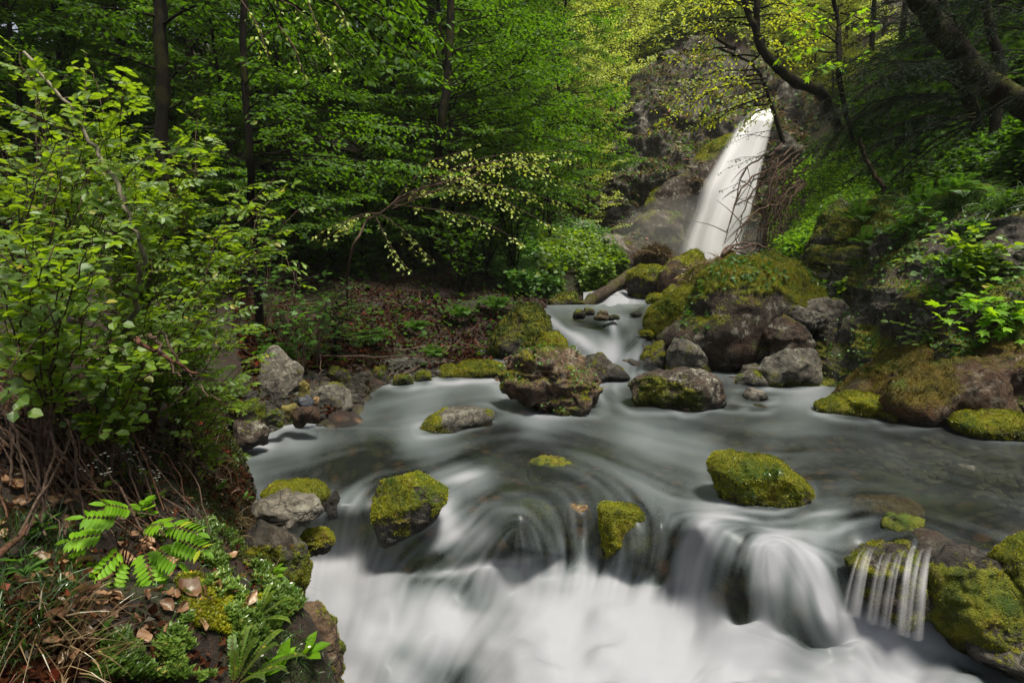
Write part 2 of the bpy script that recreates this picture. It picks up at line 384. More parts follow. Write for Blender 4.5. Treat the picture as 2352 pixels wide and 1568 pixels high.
# ------------------------------------------------------------------ waterfall
lf = [(1735,250),(1694,282),(1660,335),(1630,385),(1604,430),(1590,480),(1570,530),(1554,575),(1540,640)]
rt = [(1785,250),(1772,300),(1760,350),(1748,400),(1738,450),(1724,500),(1706,550),(1704,600),(1704,640)]
def fall(name, dY, nu_, seed, lo, label):
    rows = 160; ts = np.linspace(0, 8, rows); L = curve([(a, b, 0) for a, b in lf], rows); R = curve([(a, b, 0) for a, b in rt], rows)
    us = np.linspace(0, 1, nu_); Yr = 19.4 - 1.3 * np.linspace(0, 1, rows) ** .8 + 1.2 * (1 - sstep(0, .08, np.linspace(0, 1, rows)))
    X = L[:, None, 0] * (1 - us) + R[:, None, 0] * us; Yp = L[:, None, 1] * (1 - us) + R[:, None, 1] * us
    Y = Yr[:, None] - .45 * np.sin(us * math.pi)[None] ** .7 + dY + .05 * noise(np.stack([np.broadcast_to(us * 4, X.shape), ts[:, None] * .15 + X * 0, X * 0], -1), seed)
    V = P(X.ravel(), Yp.ravel(), Y.ravel())
    uu = np.broadcast_to(us, X.shape); tt = np.broadcast_to(np.linspace(0, 1, rows)[:, None], X.shape)
    s = noise(np.stack([uu * 10 + tt, tt * 1.6, uu * 0], -1), seed + 1) * .6 + noise(np.stack([uu * 26, tt * 3, uu * 0], -1), seed + 2) * .14 + noise(np.stack([uu * 5, tt * 1.2, uu * 0], -1), seed + 3) * .5
    s = s * .8
    fmv = lo + .1 + (.42 - .15 * tt) * s - .25 * np.exp(-((uu - .25 - .1 * tt) / .1) ** 2) * sstep(.35, .7, tt)
    edge = sstep(0, .22, uu + .06 * s) * sstep(0, .10, 1 - uu + .04 * s)
    mb = MB(); mb.add(V, grid_faces(rows, nu_), foam=np.clip(fmv * edge, 0, 1).ravel())
    return mb
M['fall'] = None
k = N('falling_water'); f = k.attr('foam')
wh = k.mixsh(.3, k.n('ShaderNodeBsdfDiffuse', Color=(.93, .93, .95)).outputs[0], k.n('ShaderNodeBsdfTranslucent', Color=(.85, .85, .88)).outputs[0])
M['fall'] = k.done(k.mixsh(f, k.n('ShaderNodeBsdfTransparent').outputs[0], wh))
wf = empty('waterfall', tuple(P(1630, 600, 18.2)), 'tall white veil waterfall dropping down the dark gorge cliff', 'waterfall')
wf['kind'] = 'structure'
fall('water_veil', 0, 110, 3, .80, '').build('water_veil', M['fall'], smooth=True).parent = wf
wf_children = [c for c in bpy.data.objects if c.parent == wf]
for c_ in wf_children: c_.matrix_parent_inverse = Matrix.Translation(-Vector(wf.location))

# ------------------------------------------------------------------ rock sheets: gorge cliff, right bank wall
def poly_sd(q, poly):
    """signed distance to a polygon, positive inside"""
    poly = np.array(poly, float); d = np.full(len(q), 1e9); ins = np.zeros(len(q), bool)
    for i in range(len(poly)):
        a, b = poly[i], poly[(i + 1) % len(poly)]; ab = b - a
        t = np.clip(((q - a) @ ab) / (ab @ ab), 0, 1); d = np.minimum(d, np.linalg.norm(q - a - t[:, None] * ab, axis=1))
        c = (a[1] > q[:, 1]) != (b[1] > q[:, 1])
        with np.errstate(divide='ignore', invalid='ignore'):
            ins ^= c & (q[:, 0] < (b[0] - a[0]) * (q[:, 1] - a[1]) / (b[1] - a[1]) + a[0])
    return np.where(ins, d, -d)
def rock_sheet(name, rect, step, ctrl, amp, freq, mat, mossf, label, cat, seed, strat=None, poly=None, back=1.0, band=45):
    q, V, a, b = sheet(*rect, step, ctrl)
    F = grid_faces(a, b)[:, ::-1]
    if poly is not None:
        sd = poly_sd(q, poly) + 9 * fbm(np.column_stack([q / 35, q[:, 0] * 0]), 3, seed)
        V[:, 1] += back * (1 - sstep(0, band, sd)) ** 2
        V[:, 0] += 0
        F = F[(sd[F] > 0).all(1)]
    n = vnormals(V, F)
    if n[:, 1].mean() > 0: n = -n; F = F[:, ::-1]
    p = V * freq
    if strat is not None:
        p = p @ np.array(strat).T
    V = V + n * (amp * (ridge(p, 5, seed) * .6 + fbm(p * 2.7, 4, seed + 5) * .25))[:, None]
    n = vnormals(V, F); n *= np.sign(-n[:, 1].mean())
    m = mossf(q, V, n)
    keep = np.unique(F); mp = np.full(len(V), -1); mp[keep] = np.arange(len(keep)); F = mp[F]; V = V[keep]; n = n[keep]; m = m[keep]; q = q[keep]
    mb = MB(); mb.add(V, F, moss=m, wet=0.0)
    o = mb.build(name, mat, smooth=True)
    return o, V, F, n, m, q
cc = [(1360,60,27),(1450,60,27),(1650,60,26),(1800,60,26),(1440,150,25),(1500,120,25.5),(1650,100,25),(1800,150,24),(1420,250,23),(1550,230,22.5),(1700,220,22.5),(1400,400,21.5),(1480,330,21.5),(1600,300,21),(1700,290,20.6),
 (1800,260,21),(1480,400,20.6),(1560,340,20.8),(1560,410,19.6),(1640,350,20),(1530,430,19.8),(1500,480,20.5),(1430,500,20.5),(1400,560,20),(1360,480,20),(1500,560,19.6),(1560,520,19.2),(1600,600,19.2),(1450,620,18),(1700,420,19.6),(1740,500,19.2),(1700,620,19),
 (1800,450,19),(1850,300,20),(1850,600,18)]
o, cV, cF, cn, cm, cq = rock_sheet('cliff', (1330, 1880, 20, 650), 2.5, cc, .62, .6, M['cliff'],
    lambda q, V, n: np.clip(.12 + n[:, 2] * .55 + fbm(V * .9, 3, 8) * .35, 0, 1), '', '', 21, [[1, .3, -.5], [0, .6, .2], [.4, 0, 1.3]],
    poly=[(1385,660),(1375,560),(1400,470),(1420,380),(1430,300),(1440,200),(1480,150),(1530,115),(1590,98),(1650,92),(1720,120),(1800,160),(1900,250),(1900,660)], back=3, band=40)
struct(o, 'dark craggy gorge cliff with pale lichen behind the waterfall', 'cliff')
rc = [(1880,910,5.45),(1900,885,5.6),(1960,890,5.3),(2050,900,5.0),(2200,960,4.5),(2352,1000,4.1),(2500,1050,3.9),(1900,780,6.7),(1890,700,7.2),(1960,700,6.2),(1960,800,5.5),(2050,800,5.2),(2050,650,5.6),(2000,600,6.3),
 (1940,620,6.9),(1990,540,6.7),(2080,520,6.1),(2150,600,5.4),(2150,750,4.95),(2250,800,4.7),(2352,800,4.4),(2500,800,4.2),(2250,600,5.1),(2352,550,4.8),(2250,470,5.5),(2150,450,6.1),(2352,420,5.2),(2500,450,4.8),(2500,650,4.5),(2080,440,6.7),(2300,700,4.6),(1940,560,7.5),(2352,900,4.3)]
def rmoss(q, V, n):
    v = .36 + n[:, 2] * .4 + fbm(V * 2.2, 3, 17) * .42 - .5 * np.exp(-(((q[:, 0]-2180)/60)**2 + ((q[:, 1]-680)/130)**2)) + .3 * np.exp(-(((q[:, 0]-2100)/45)**2 + ((q[:, 1]-600)/60)**2)) - .25 * sstep(2000, 1950, q[:, 0]) * 0
    return np.clip(v, 0, 1)
bank_wall, rV, rF, rn, rm, rq = rock_sheet('rock_wall', (1885, 2500, 430, 1050), 2.5, rc, .17, 1.35, M['wall'], rmoss, '', '', 31, [[1, .2, .3], [0, .7, 0], [-.5, 0, 1.1]],
    poly=[(1885,930),(1898,850),(1915,770),(1945,700),(1960,640),(1975,570),(2010,500),(2080,455),(2200,440),(2350,430),(2520,440),(2520,1070),(1878,1070)], back=1.2, band=40)
tag(bank_wall, 'big dark mossy rock wall rising from the water on the right bank', 'rock wall')
sl_ = [(1200,560,15),(1250,600,13),(1300,520,17),(1290,630,12),(1350,520,17),(1400,520,17.6),(1400,560,16),(1440,560,16),(1480,590,15.5),(1550,600,15.5),(1400,620,13.6),(1350,640,12.4),(1450,640,13),(1550,640,13.5),(1500,575,16.5)]
# ------------------------------------------------------------------ boulders
M['mossr'] = leaf_mat('orange_brown_moss_tuft', (.06, .042, .004), (.22, .17, .014), (.22, .18, .01), trf=.3, gloss=.02)
_ico = {}
def ico(n):
    if n not in _ico:
        bm = bmesh.new(); bmesh.ops.create_icosphere(bm, subdivisions=n, radius=1)
        bm.verts.ensure_lookup_table()
        _ico[n] = (np.array([v.co[:] for v in bm.verts]), np.array([[v.index for v in f.verts] for f in bm.faces])); bm.free()
    return _ico[n]
def tri_area(V, F): return np.linalg.norm(np.cross(V[F[:, 1]] - V[F[:, 0]], V[F[:, 2]] - V[F[:, 0]]), axis=1) / 2
def scatter_on(V, F, w, n, rng):
    """n random points on triangles weighted by area*w; returns pts, face index"""
    F = F[:, :3]
    a = tri_area(V, F) * w; s = a.sum()
    if s <= 0: return np.zeros((0, 3)), np.zeros(0, int)
    i = rng.choice(len(F), n, p=a / s); r1 = np.sqrt(rng.random(n)); r2 = rng.random(n)
    p = V[F[i, 0]] * (1 - r1)[:, None] + V[F[i, 1]] * (r1 * (1 - r2))[:, None] + V[F[i, 2]] * (r1 * r2)[:, None]
    return p, i
def tufts(name, V, F, nrm, m, parent, mat, size, dens, rng, cap=14000, up=.5):
    """short moss shoots standing on the mossy part of a surface"""
    F = F[:, :3]; wt = sstep(.48, .62, m)[F].mean(1)
    area = (tri_area(V, F) * wt).sum(); n = int(min(cap, area * dens))
    if n < 30: return None
    p, i = scatter_on(V, F, wt, n, rng)
    fn = nrm[F[i]].mean(1); d = fn + rng.normal(0, .8, (n, 3)) + np.array([0, 0, up * .6]); d /= np.linalg.norm(d, axis=1)[:, None]
    s = rng.normal(0, 1, (n, 3)); s -= (s * d).sum(1)[:, None] * d; s /= np.linalg.norm(s, axis=1)[:, None]
    L = size * rng.uniform(.5, 1.4, n)[:, None]
    A = p - s * L * .28 - fn * size * .2; B = p + s * L * .28 - fn * size * .2; C = p + d * L
    Vt = np.stack([A, B, C], 1).reshape(-1, 3)
    mb = MB(); mb.add(Vt, np.arange(n * 3).reshape(-1, 3))
    return mb.build(name, mat, parent)
ROCKS = {}; OUTL = {}
def rock(key, outline, z0, mat, label, ratio=.8, seed=1, cuts=12, rough=.05, moss=.3, mup=.5, sub=5, name='boulder', cat='boulder', group=None, Y=None, fuzz=True, strata=0, sink=1.5, wl=None, mossmat='moss', cutmin=.72, mfun=None):
    rng = np.random.default_rng(seed)
    ol = np.array(outline, float); cx = (ol[:, 0].min() + ol[:, 0].max()) / 2; cyy = (ol[:, 1].min() + ol[:, 1].max()) / 2
    wpx = np.ptp(ol[:, 0]); bot = ol[:, 1].max()
    if Y is None:
        Yf = float(GY(cx, bot, z0)); D = wpx / 2 / F_PX * Yf * ratio; Yc = Yf + D * .75
    else: Yc = Y; D = wpx / 2 / F_PX * Yc * ratio
    # radius as a function of angle
    th = np.linspace(-math.pi, math.pi, 181)[:-1]
    R = np.zeros(len(th)); n = len(ol)
    for k, t in enumerate(th):
        dx, dy = math.cos(t), -math.sin(t); best = 0
        for j in range(n):
            x1, y1 = ol[j] - (cx, cyy); x2, y2 = ol[(j+1) % n] - (cx, cyy)
            den = dx * (y2 - y1) - dy * (x2 - x1)
            if abs(den) < 1e-9: continue
            s = (x1 * (y2 - y1) - y1 * (x2 - x1)) / den; uu = (x1 * dy - y1 * dx) / den
            if s > 0 and -1e-6 <= uu <= 1 + 1e-6: best = max(best, s)
        R[k] = best or 1
    for _ in range(2): R = (np.roll(R, 1) + R * 3 + np.roll(R, -1)) / 5
    U, F = ico(sub); p = U.copy()
    cuts = int(cuts * 1.8) + 1; dirs = rng.normal(0, 1, (cuts, 3)); dirs /= np.linalg.norm(dirs, axis=1)[:, None]
    for c in dirs:
        h = rng.uniform(cutmin - .12, .9); c = c * [.75, 1.3, .9]; c /= np.linalg.norm(c)
        d = p @ c; ov = np.clip(d - h, 0, None); p = p - ov[:, None] * c * .93
    # keep the silhouette: rescale x,z ring back out where the rock is widest
    rho = np.sqrt(p[:, 0] ** 2 + p[:, 2] ** 2); t = np.arctan2(p[:, 2], p[:, 0])
    Rt = np.interp(t, np.append(th, math.pi), np.append(R, R[0]))
    rho = np.clip(rho, 0, 1) ** .85
    ex = rho * Rt * np.cos(t); ez = rho * Rt * np.sin(t)
    low = ez < 0; ez = np.where(low, ez * (1 + (sink - 1) * np.clip(-ez / (bot - cyy), 0, 1) ** 2), ez)
    W = P(cx + ex, cyy - ez, Yc); W[:, 1] += p[:, 1] * D
    # lean the far side back along its own line of sight is not done: real solid
    size = wpx / F_PX * Yc
    nn = vnormals(W, F); pf = W / size * 3.0 + seed * 3.7
    if strata:
        rot = np.array([[1, .2, -.3], [0, 1, .2], [.3, .3, strata]]); pf2 = pf @ rot.T
    else: pf2 = pf
    disp = size * rough * (ridge(pf2 * .8, 5, seed) * .6 + fbm(pf * 1.6, 5, seed + 9) * .7)
    W = W + nn * disp[:, None]
    nn = vnormals(W, F)
    m = moss + mup * nn[:, 2] + fbm(W / size * 4 + seed, 4, seed + 3) * .3
    if mfun: m = m + mfun(cx + ex, cyy - ez, W)
    m = np.clip(m, 0, 1)
    wz = (z0 if wl is None else wl)
    cs = max(.03, size * .07); cush = 1 - np.abs(noise(W / cs, seed)) * 1.6 + .5 * (1 - np.abs(noise(W / cs * 2.3, seed + 1)) * 1.6)
    W = W + nn * (sstep(.45, .65, m) * cush * min(.03, cs * .28))[:, None]; nn = vnormals(W, F)
    wet = sstep(wz + .11, wz + .03, W[:, 2] + fbm(W * 9, 2, 4) * .02) * (1 if z0 is not None else 0)
    m = m * (1 - .75 * sstep(.02, -.02, W[:, 2] - wz))
    mb = MB(); mb.add(W, F, moss=m, wet=wet)
    o = mb.build(name, M[mat], smooth=True)
    tag(o, label, cat, group)
    if fuzz:
        sz = max(.005, min(.04, Yc * .0026))
        t_ = tufts('moss', W, F, nn, m * (W[:, 2] > wz + .004), o, M[mossmat], sz, 1.1 / (sz * sz * .35), rng, cap=20000)
    OUTL[key] = (ol, wz if wz is not None else 9)
    ROCKS[key] = (W, F, nn, m, Yc, o)
    return o
def box(x0, y0, x1, y1, k=.25):
    """rounded outline from a bounding box"""
    w_, h_ = x1 - x0, y1 - y0; r = random.Random(int(x0 * 7 + y0)); j = lambda: r.uniform(-.13, .13)
    return [(x0 + max(-.05, j()) * w_, y0 + h_*(.6 + j())), (x0 + w_*(.15 + j()), y0 + h_*(.25 + j())), (x0 + w_*(.35 + j()), y0 + h_*(.06 + abs(j()))), (x0 + w_*(.65 + j()), y0 + h_ * abs(j()) * 1.5), (x0 + w_*(.88 + j() * .5), y0 + h_*(.3 + j())), (x1, y0 + h_*(.65 + j())), (x1 - w_*.06, y1), (x0 + w_*.06, y1)]
    return [(x0, y0 + h_*.6), (x0 + w_*.12, y0 + h_*.25), (x0 + w_*.35, y0 + h_*.02), (x0 + w_*.65, y0), (x0 + w_*.9, y0 + h_*.3), (x1, y0 + h_*.65), (x1 - w_*.05, y1), (x0 + w_*.05, y1)]
rock('centre', [(1147,880),(1152,862),(1175,838),(1200,814),(1225,822),(1262,812),(1305,818),(1335,842),(1358,880),(1372,915),(1384,940),(1370,948),(1300,953),(1235,948),(1200,925),(1160,902)], .03, 'litter_rock',
     'large jagged layered boulder with dry grass and moss on top in mid stream', ratio=.9, seed=11, cuts=6, rough=.11, moss=.36, mup=.28, sub=6, strata=3.2,
     mfun=lambda x, y, W: .35 * sstep(915, 940, y + 12 * noise(W * 6)) - .1)
rock('block', [(1424,895),(1440,870),(1480,858),(1560,850),(1640,846),(1665,850),(1677,870),(1676,905),(1660,925),(1600,935),(1520,942),(1450,940),(1428,925)], .03, 'brown',
     'long flat-topped brown boulder with dark moss on its face in mid stream', ratio=.55, seed=12, cuts=5, rough=.045, moss=.36, mup=-.25, sub=6, mossmat='mossd',
     mfun=lambda x, y, W: -.25 * sstep(1600, 1660, x))
rock('swept', [(965,985),(985,962),(1020,945),(1075,937),(1120,943),(1140,955),(1110,972),(1060,985),(1010,995),(968,995)], .0, 'grey',
     'low rounded grey-green boulder with bright moss on its left flank, washed by the stream', ratio=.8, seed=13, cuts=2, rough=.02, moss=.33, mup=.1, mfun=lambda x, y, W: .5 * sstep(1050, 1000, x + (y - 960) * -.8) - .15)
rock('wedge', [(1328,835),(1345,818),(1368,808),(1385,812),(1410,835),(1435,852),(1450,864),(1430,872),(1370,876),(1335,872)], .07, 'dark',
     'dark wedge-shaped rock with a pale lichen patch behind the layered boulder', ratio=.8, seed=14, cuts=4, rough=.03, moss=.38, mup=0)
rock('wetstone', [(1412,845),(1425,828),(1450,824),(1472,832),(1480,848),(1470,858),(1430,858)], .06, 'dark', 'small wet grey stone in the water below the upper cascade', ratio=.8, seed=15, cuts=2, rough=.02, moss=0, mup=0, fuzz=False, sub=4)
rock('giant', [(1500,790),(1530,755),(1575,725),(1590,690),(1620,640),(1665,612),(1710,600),(1740,590),(1780,585),(1815,596),(1845,620),(1865,655),(1872,690),(1840,720),(1790,760),(1770,845),(1680,850),(1600,835),(1540,815)], .08, 'brown',
     'huge brown boulder with a mossy crown and pale lichen patches beside the cascade', ratio=.75, seed=16, cuts=4, rough=.035, moss=.30, mup=.55, sub=6, sink=1.2,
     mfun=lambda x, y, W: .30 * sstep(690, 640, y - (x - 1700) * .1) - .12 * sstep(700, 760, y) + .35 * sstep(810, 840, y))
rock('mosslobe', [(1482,735),(1490,712),(1510,695),(1545,672),(1580,655),(1598,660),(1600,690),(1590,720),(1570,745),(1545,762),(1505,760),(1485,752)], .42, 'brown',
     'bright yellow-green moss-covered boulder leaning on the left of the huge brown boulder', ratio=.8, seed=17, cuts=2, rough=.03, moss=.85, mup=.3, sub=5, Y=7.1, wl=.35)
rock('ridge', [(1560,668),(1575,640),(1600,622),(1640,600),(1680,588),(1705,600),(1700,640),(1660,680),(1600,700),(1570,695)], .5, 'brown',
     'mossy ridge rock with dry grass behind the bright moss-covered boulder', ratio=.9, seed=18, cuts=3, rough=.05, moss=.66, mup=.4, Y=8.1, wl=.3)
rock('redrock', [(1510,655),(1520,625),(1545,600),(1575,582),(1602,573),(1620,585),(1630,608),(1615,630),(1580,650),(1545,668),(1515,668)], .7, 'red',
     'pointed red-brown boulder with mossy left edge below the waterfall', ratio=.7, seed=19, cuts=4, rough=.03, moss=.25, mup=.5, Y=9.8, wl=.5)
rock('darkmossy', [(1436,648),(1445,625),(1470,612),(1505,612),(1530,618),(1528,640),(1515,665),(1495,680),(1460,680),(1440,668)], .7, 'dark',
     'dark round mossy boulder at the head of the small chute', ratio=.9, seed=20, cuts=3, rough=.045, moss=.42, mup=.45, Y=10.2, wl=.62)
for i, (x0, y0, x1, y1, Y_, lab) in enumerate([(1555,625,1610,652,9.0,'green moss cushion rock between the red-brown boulder and the ridge'),(1520,655,1572,692,8.9,'low green mossy rock at the foot of the red-brown boulder'),
     (1478,672,1540,695,9.3,'flat mossy rock at the edge of the upper pool')]):
    rock('up%d' % i, box(x0, y0, x1, y1), .6, 'dark', lab, seed=22 + i, cuts=2, moss=.55, mup=.4, Y=Y_, wl=.58, sub=4)
for i, (x0, y0, x1, y1, lab, mt) in enumerate([(1314,708,1345,728,'small dark stone at the left edge of the upper pool','dark'),(1338,704,1366,722,'round mossy stone beside the small dark stone in the upper pool','dark'),
     (1396,696,1426,706,'small grey stone alone at the far side of the upper pool','grey'),(1372,712,1398,726,'brown stone at the brink of the upper cascade','orange'),
     (1362,722,1400,734,'flat tan stone at the brink of the upper cascade','orange'),(1465,704,1490,711,'small tan stone on the right of the upper pool','orange'),(1445,716,1475,724,'low grey stone awash right of the upper pool','grey'),(1395,722,1424,734,'dark pebble below the brown stone at the brink','dark')]):
    rock('pool%d' % i, box(x0, y0, x1, y1), .575, mt, lab, seed=30 + i, cuts=3, moss=.2 if mt != 'dark' else .45, mup=.2, sub=3, name='stone', cat='stone', fuzz=False)
rock('speckled', [(1522,830),(1530,800),(1550,780),(1575,775),(1600,785),(1618,815),(1628,850),(1600,858),(1545,855),(1525,848)], .06, 'grey',
     'rounded grey-brown boulder leaning against the huge brown boulder', ratio=.8, seed=40, cuts=4, rough=.03, moss=.22, mup=.0, mfun=lambda x, y, W: .35 * sstep(830, 850, y))
rock('darkback', [(1466,840),(1475,812),(1500,790),(1525,782),(1535,810),(1530,850),(1490,852)], .07, 'dark', 'dark rock half hidden behind the rounded grey-brown boulder', seed=41, cuts=4, rough=.04, moss=.35, mup=.3, sub=4)
rock('stackmid', [(1760,780),(1765,745),(1785,728),(1820,735),(1860,760),(1880,790),(1870,805),(1820,812),(1770,815)], .25, 'brown', 'rough brown rock stacked in the middle of the pile by the right bank', ratio=.8, seed=42, cuts=6, rough=.06, moss=.12, mup=.2, Y=6.1, wl=-1)
rock('stackup', [(1803,725),(1815,702),(1840,700),(1875,715),(1900,735),(1895,752),(1860,758),(1815,745)], .5, 'grey', 'angular grey rock near the top of the pile by the right bank', seed=43, cuts=7, rough=.06, moss=.12, mup=.2, Y=6.2, wl=-1)
rock('stacktop', [(1835,705),(1850,690),(1890,684),(1925,690),(1945,705),(1930,735),(1890,742),(1850,725)], .5, 'pale', 'flattish pale rock at the top of the pile by the right bank', seed=44, cuts=6, rough=.06, moss=.15, mup=.2, Y=6.4, wl=-1)
rock('stacksmall', box(1814,680,1842,703), .6, 'brown', 'small brown stone perched above the angular grey rock', seed=45, cuts=5, sub=4, moss=.1, Y=6.3, wl=-1, name='stone', cat='stone')
rock('ledge', [(1744,865),(1750,835),(1775,812),(1815,802),(1850,800),(1878,812),(1892,850),(1888,880),(1830,890),(1760,885)], .03, 'grey',
     'square flat-topped grey rock at the water line under the rock pile', ratio=.7, seed=46, cuts=12, rough=.05, moss=.22, mup=-.15, sub=5, mfun=lambda x, y, W: .3 * sstep(860, 880, y))
rock('lowmoss', [(1690,880),(1698,860),(1720,850),(1745,858),(1768,880),(1760,888),(1700,888)], .03, 'grey', 'small pointed mossy stone in front of the square grey rock', seed=47, cuts=4, rough=.04, moss=.38, mup=.1, sub=4, name='stone', cat='stone')
rock('between', [(1700,860),(1710,840),(1735,835),(1755,845),(1755,870),(1715,870)], .05, 'grey', 'low rough stone behind the small pointed mossy stone', seed=48, cuts=5, rough=.05, moss=.2, mup=.2, sub=4, name='stone', cat='stone')
rock('whitestone', [(1697,915),(1705,902),(1725,891),(1745,893),(1768,908),(1770,918),(1740,924),(1705,922)], .02, 'pale', 'pale rounded stone standing alone in the right of the pool', seed=49, cuts=3, rough=.02, moss=-.1, mup=0, sub=4, name='stone', cat='stone', fuzz=False)
rock('tanstone', box(1603,914,1636,936), .02, 'orange', 'small tan stone at the right foot of the long flat-topped boulder', seed=50, cuts=4, sub=4, moss=0, name='stone', cat='stone', fuzz=False)
for i, (x0, y0, x1, y1, lab) in enumerate([(1565,932,1605,948,'flat brown stone awash beside the small tan stone'),(1715,930,1765,940,'thin brown stone awash below the pale rounded stone'),(1655,930,1700,938,'thin tan stone barely breaking the water')]):
    rock('awash%d' % i, box(x0, y0, x1, y1), .01, 'orange' if i != 1 else 'grey', lab, seed=52 + i, cuts=3, sub=3, moss=0, name='stone', cat='stone', fuzz=False)
rock('toptiny', box(1802,818,1838,836), .06, 'pale', 'small pale stone on the gravel by the huge brown boulder', seed=56, cuts=3, sub=3, moss=0, Y=7.0, name='stone', cat='stone', fuzz=False, wl=-1) if False else None
rock('slab', [(2050,930),(2070,880),(2110,845),(2170,815),(2240,800),(2310,800),(2380,790),(2480,800),(2520,900),(2480,990),(2352,985),(2240,985),(2120,965),(2065,955)], .0, 'rust',
     'long rust-brown slab covered with orange-brown moss on the right shore', ratio=.45, seed=60, cuts=7, rough=.06, moss=.44, mup=.25, sub=6, mossmat='mossr')
rock('slabridge', [(1885,940),(1930,910),(1985,870),(2030,838),(2080,800),(2130,780),(2150,800),(2110,850),(2070,890),(2055,930),(2000,945),(1930,945)], .0, 'rust',
     'sloping mossy rib of rock running down into the pool from the right wall', ratio=.6, seed=61, cuts=3, rough=.04, moss=.5, mup=.3, sub=5, mossmat='mossr')
rock('toe', [(1874,940),(1900,922),(1960,905),(2020,915),(2050,935),(2030,955),(1985,965),(1920,955)], .0, 'dark', 'bright mossy toe of rock lying at the edge of the right pool', ratio=.7, seed=62, cuts=2, rough=.035, moss=.72, mup=.4)
rock('toe2', box(2025,935,2147,976), .0, 'dark', 'low dark stone with green moss next to the mossy toe of rock', ratio=.6, seed=63, cuts=4, rough=.05, moss=.45, mup=.4)
rock('mound', [(2190,975),(2215,955),(2260,945),(2310,948),(2360,955),(2400,990),(2352,1010),(2280,1005),(2220,992)], .0, 'dark', 'soft green moss mound at the water edge near the right border', ratio=.6, seed=64, cuts=1, rough=.03, moss=.85, mup=.3)
# mid foreground moss rocks
rock('mossleft', [(855,1130),(862,1105),(890,1092),(925,1086),(965,1087),(1000,1100),(1022,1125),(1023,1150),(1005,1185),(975,1205),(935,1220),(885,1230),(870,1225),(858,1185)], -.12, 'dark',
     'rounded boulder with olive moss standing at the brink of the fall, left of centre', ratio=.85, seed=70, cuts=5, rough=.025, moss=.50, mup=.38, sub=6, wl=-.15, sink=1.3)
rock('mossright', [(1631,1068),(1650,1050),(1680,1043),(1730,1046),(1775,1052),(1815,1080),(1850,1110),(1858,1130),(1835,1150),(1790,1168),(1720,1168),(1670,1155),(1645,1115)], -.02, 'dark',
     'domed boulder thick with bright green moss and grass tufts above the right fall', ratio=.8, seed=71, cuts=3, rough=.02, moss=.78, mup=.25, sub=6, wl=-.05, sink=1.4)
for kx, ol_, zz, lab in [('sub1', [(1150,1185),(1165,1160),(1210,1150),(1260,1162),(1292,1195),(1285,1250),(1240,1262),(1180,1255),(1160,1220)], -.22, 'green mossy rock under a thin sheet of falling water, centre of the fall'),
     ('sub2', [(1380,1165),(1395,1148),(1440,1145),(1478,1158),(1485,1200),(1500,1260),(1490,1310),(1430,1315),(1395,1270),(1385,1210)], -.3, 'dark mossy rock behind thin falling water, right of the green sheeted rock')]:
    rock(kx, ol_, zz, 'dark', lab, ratio=.7, seed=72 + len(kx) + ord(kx[-1]), cuts=2, rough=.03, moss=.95, mup=.2, wl=-2, fuzz=True)
for i, (x0, y0, x1, y1, mt, lab) in enumerate([(1213,1035,1330,1078,'dark','dark green stone just under the water in the middle of the pool'),(1310,1130,1372,1180,'orange','orange-brown stone under the water at the brink'),
    (2180,960+90,2260,1085,'grey','grey stone under the clear water of the right pool'),(1950,1130,2120,1160,'orange','long tan stone under the water above the right fall'),(2030,1180,2120,1230,'dark','dark round stone at the brink of the right fall')]):
    o_ = rock('und%d' % i, box(x0, y0, x1, y1), -.02 if i != 4 else -.05, mt, lab, seed=80 + i, cuts=3, sub=4, moss=.55 if mt == 'dark' else 0, mup=.2, name='stone', cat='stone', fuzz=False, wl=-2)
    if i < 4: o_.location.z = -.045 
    if i == 1: o_.location = (0, .22, -.14)
for kx in ('sub1', 'sub2'): ROCKS[kx][5].location = (0, .06, -.03)
# right foreground
rock('fore_r', [(2095,1290),(2110,1262),(2150,1250),(2230,1245),(2300,1245),(2400,1240),(2480,1300),(2500,1400),(2450,1480),(2352,1490),(2250,1475),(2180,1440),(2130,1390),(2105,1330)], -.4, 'dark',
     'wide mossy boulder with a worn pale top in the lower right corner', ratio=.7, seed=90, cuts=4, rough=.035, moss=.42, mup=-.25, sub=6, wl=-.5, sink=1.3, mfun=lambda x, y, W: .35 * sstep(1265, 1290, y) - .25 * sstep(1430, 1480, y))
rock('fore_r2', [(2285,1330),(2295,1270),(2320,1235),(2360,1225),(2440,1230),(2470,1300),(2450,1380),(2352,1400),(2300,1380)], -.1, 'dark', 'upright mossy rock at the right border above the lower right boulder', ratio=.8, seed=91, cuts=3, rough=.05, moss=.62, mup=.1, Y=2.35, wl=-2)
rock('fore_r3', [(2235,1490),(2260,1465),(2320,1450),(2400,1460),(2460,1520),(2440,1600),(2352,1560),(2280,1535)], -.55, 'grey', 'dark grey wet rock in the bottom right corner', ratio=.8, seed=92, cuts=6, rough=.06, moss=.2, mup=.2, wl=-.53)
rock('lip_r', [(1950,1290),(1985,1262),(2040,1248),(2100,1250),(2135,1290),(2130,1390),(2060,1410),(1990,1370)], -.3, 'dark', 'dark green rock with thin strands of water falling over it', ratio=.8, seed=93, cuts=4, rough=.05, moss=.45, mup=.2, wl=-2)
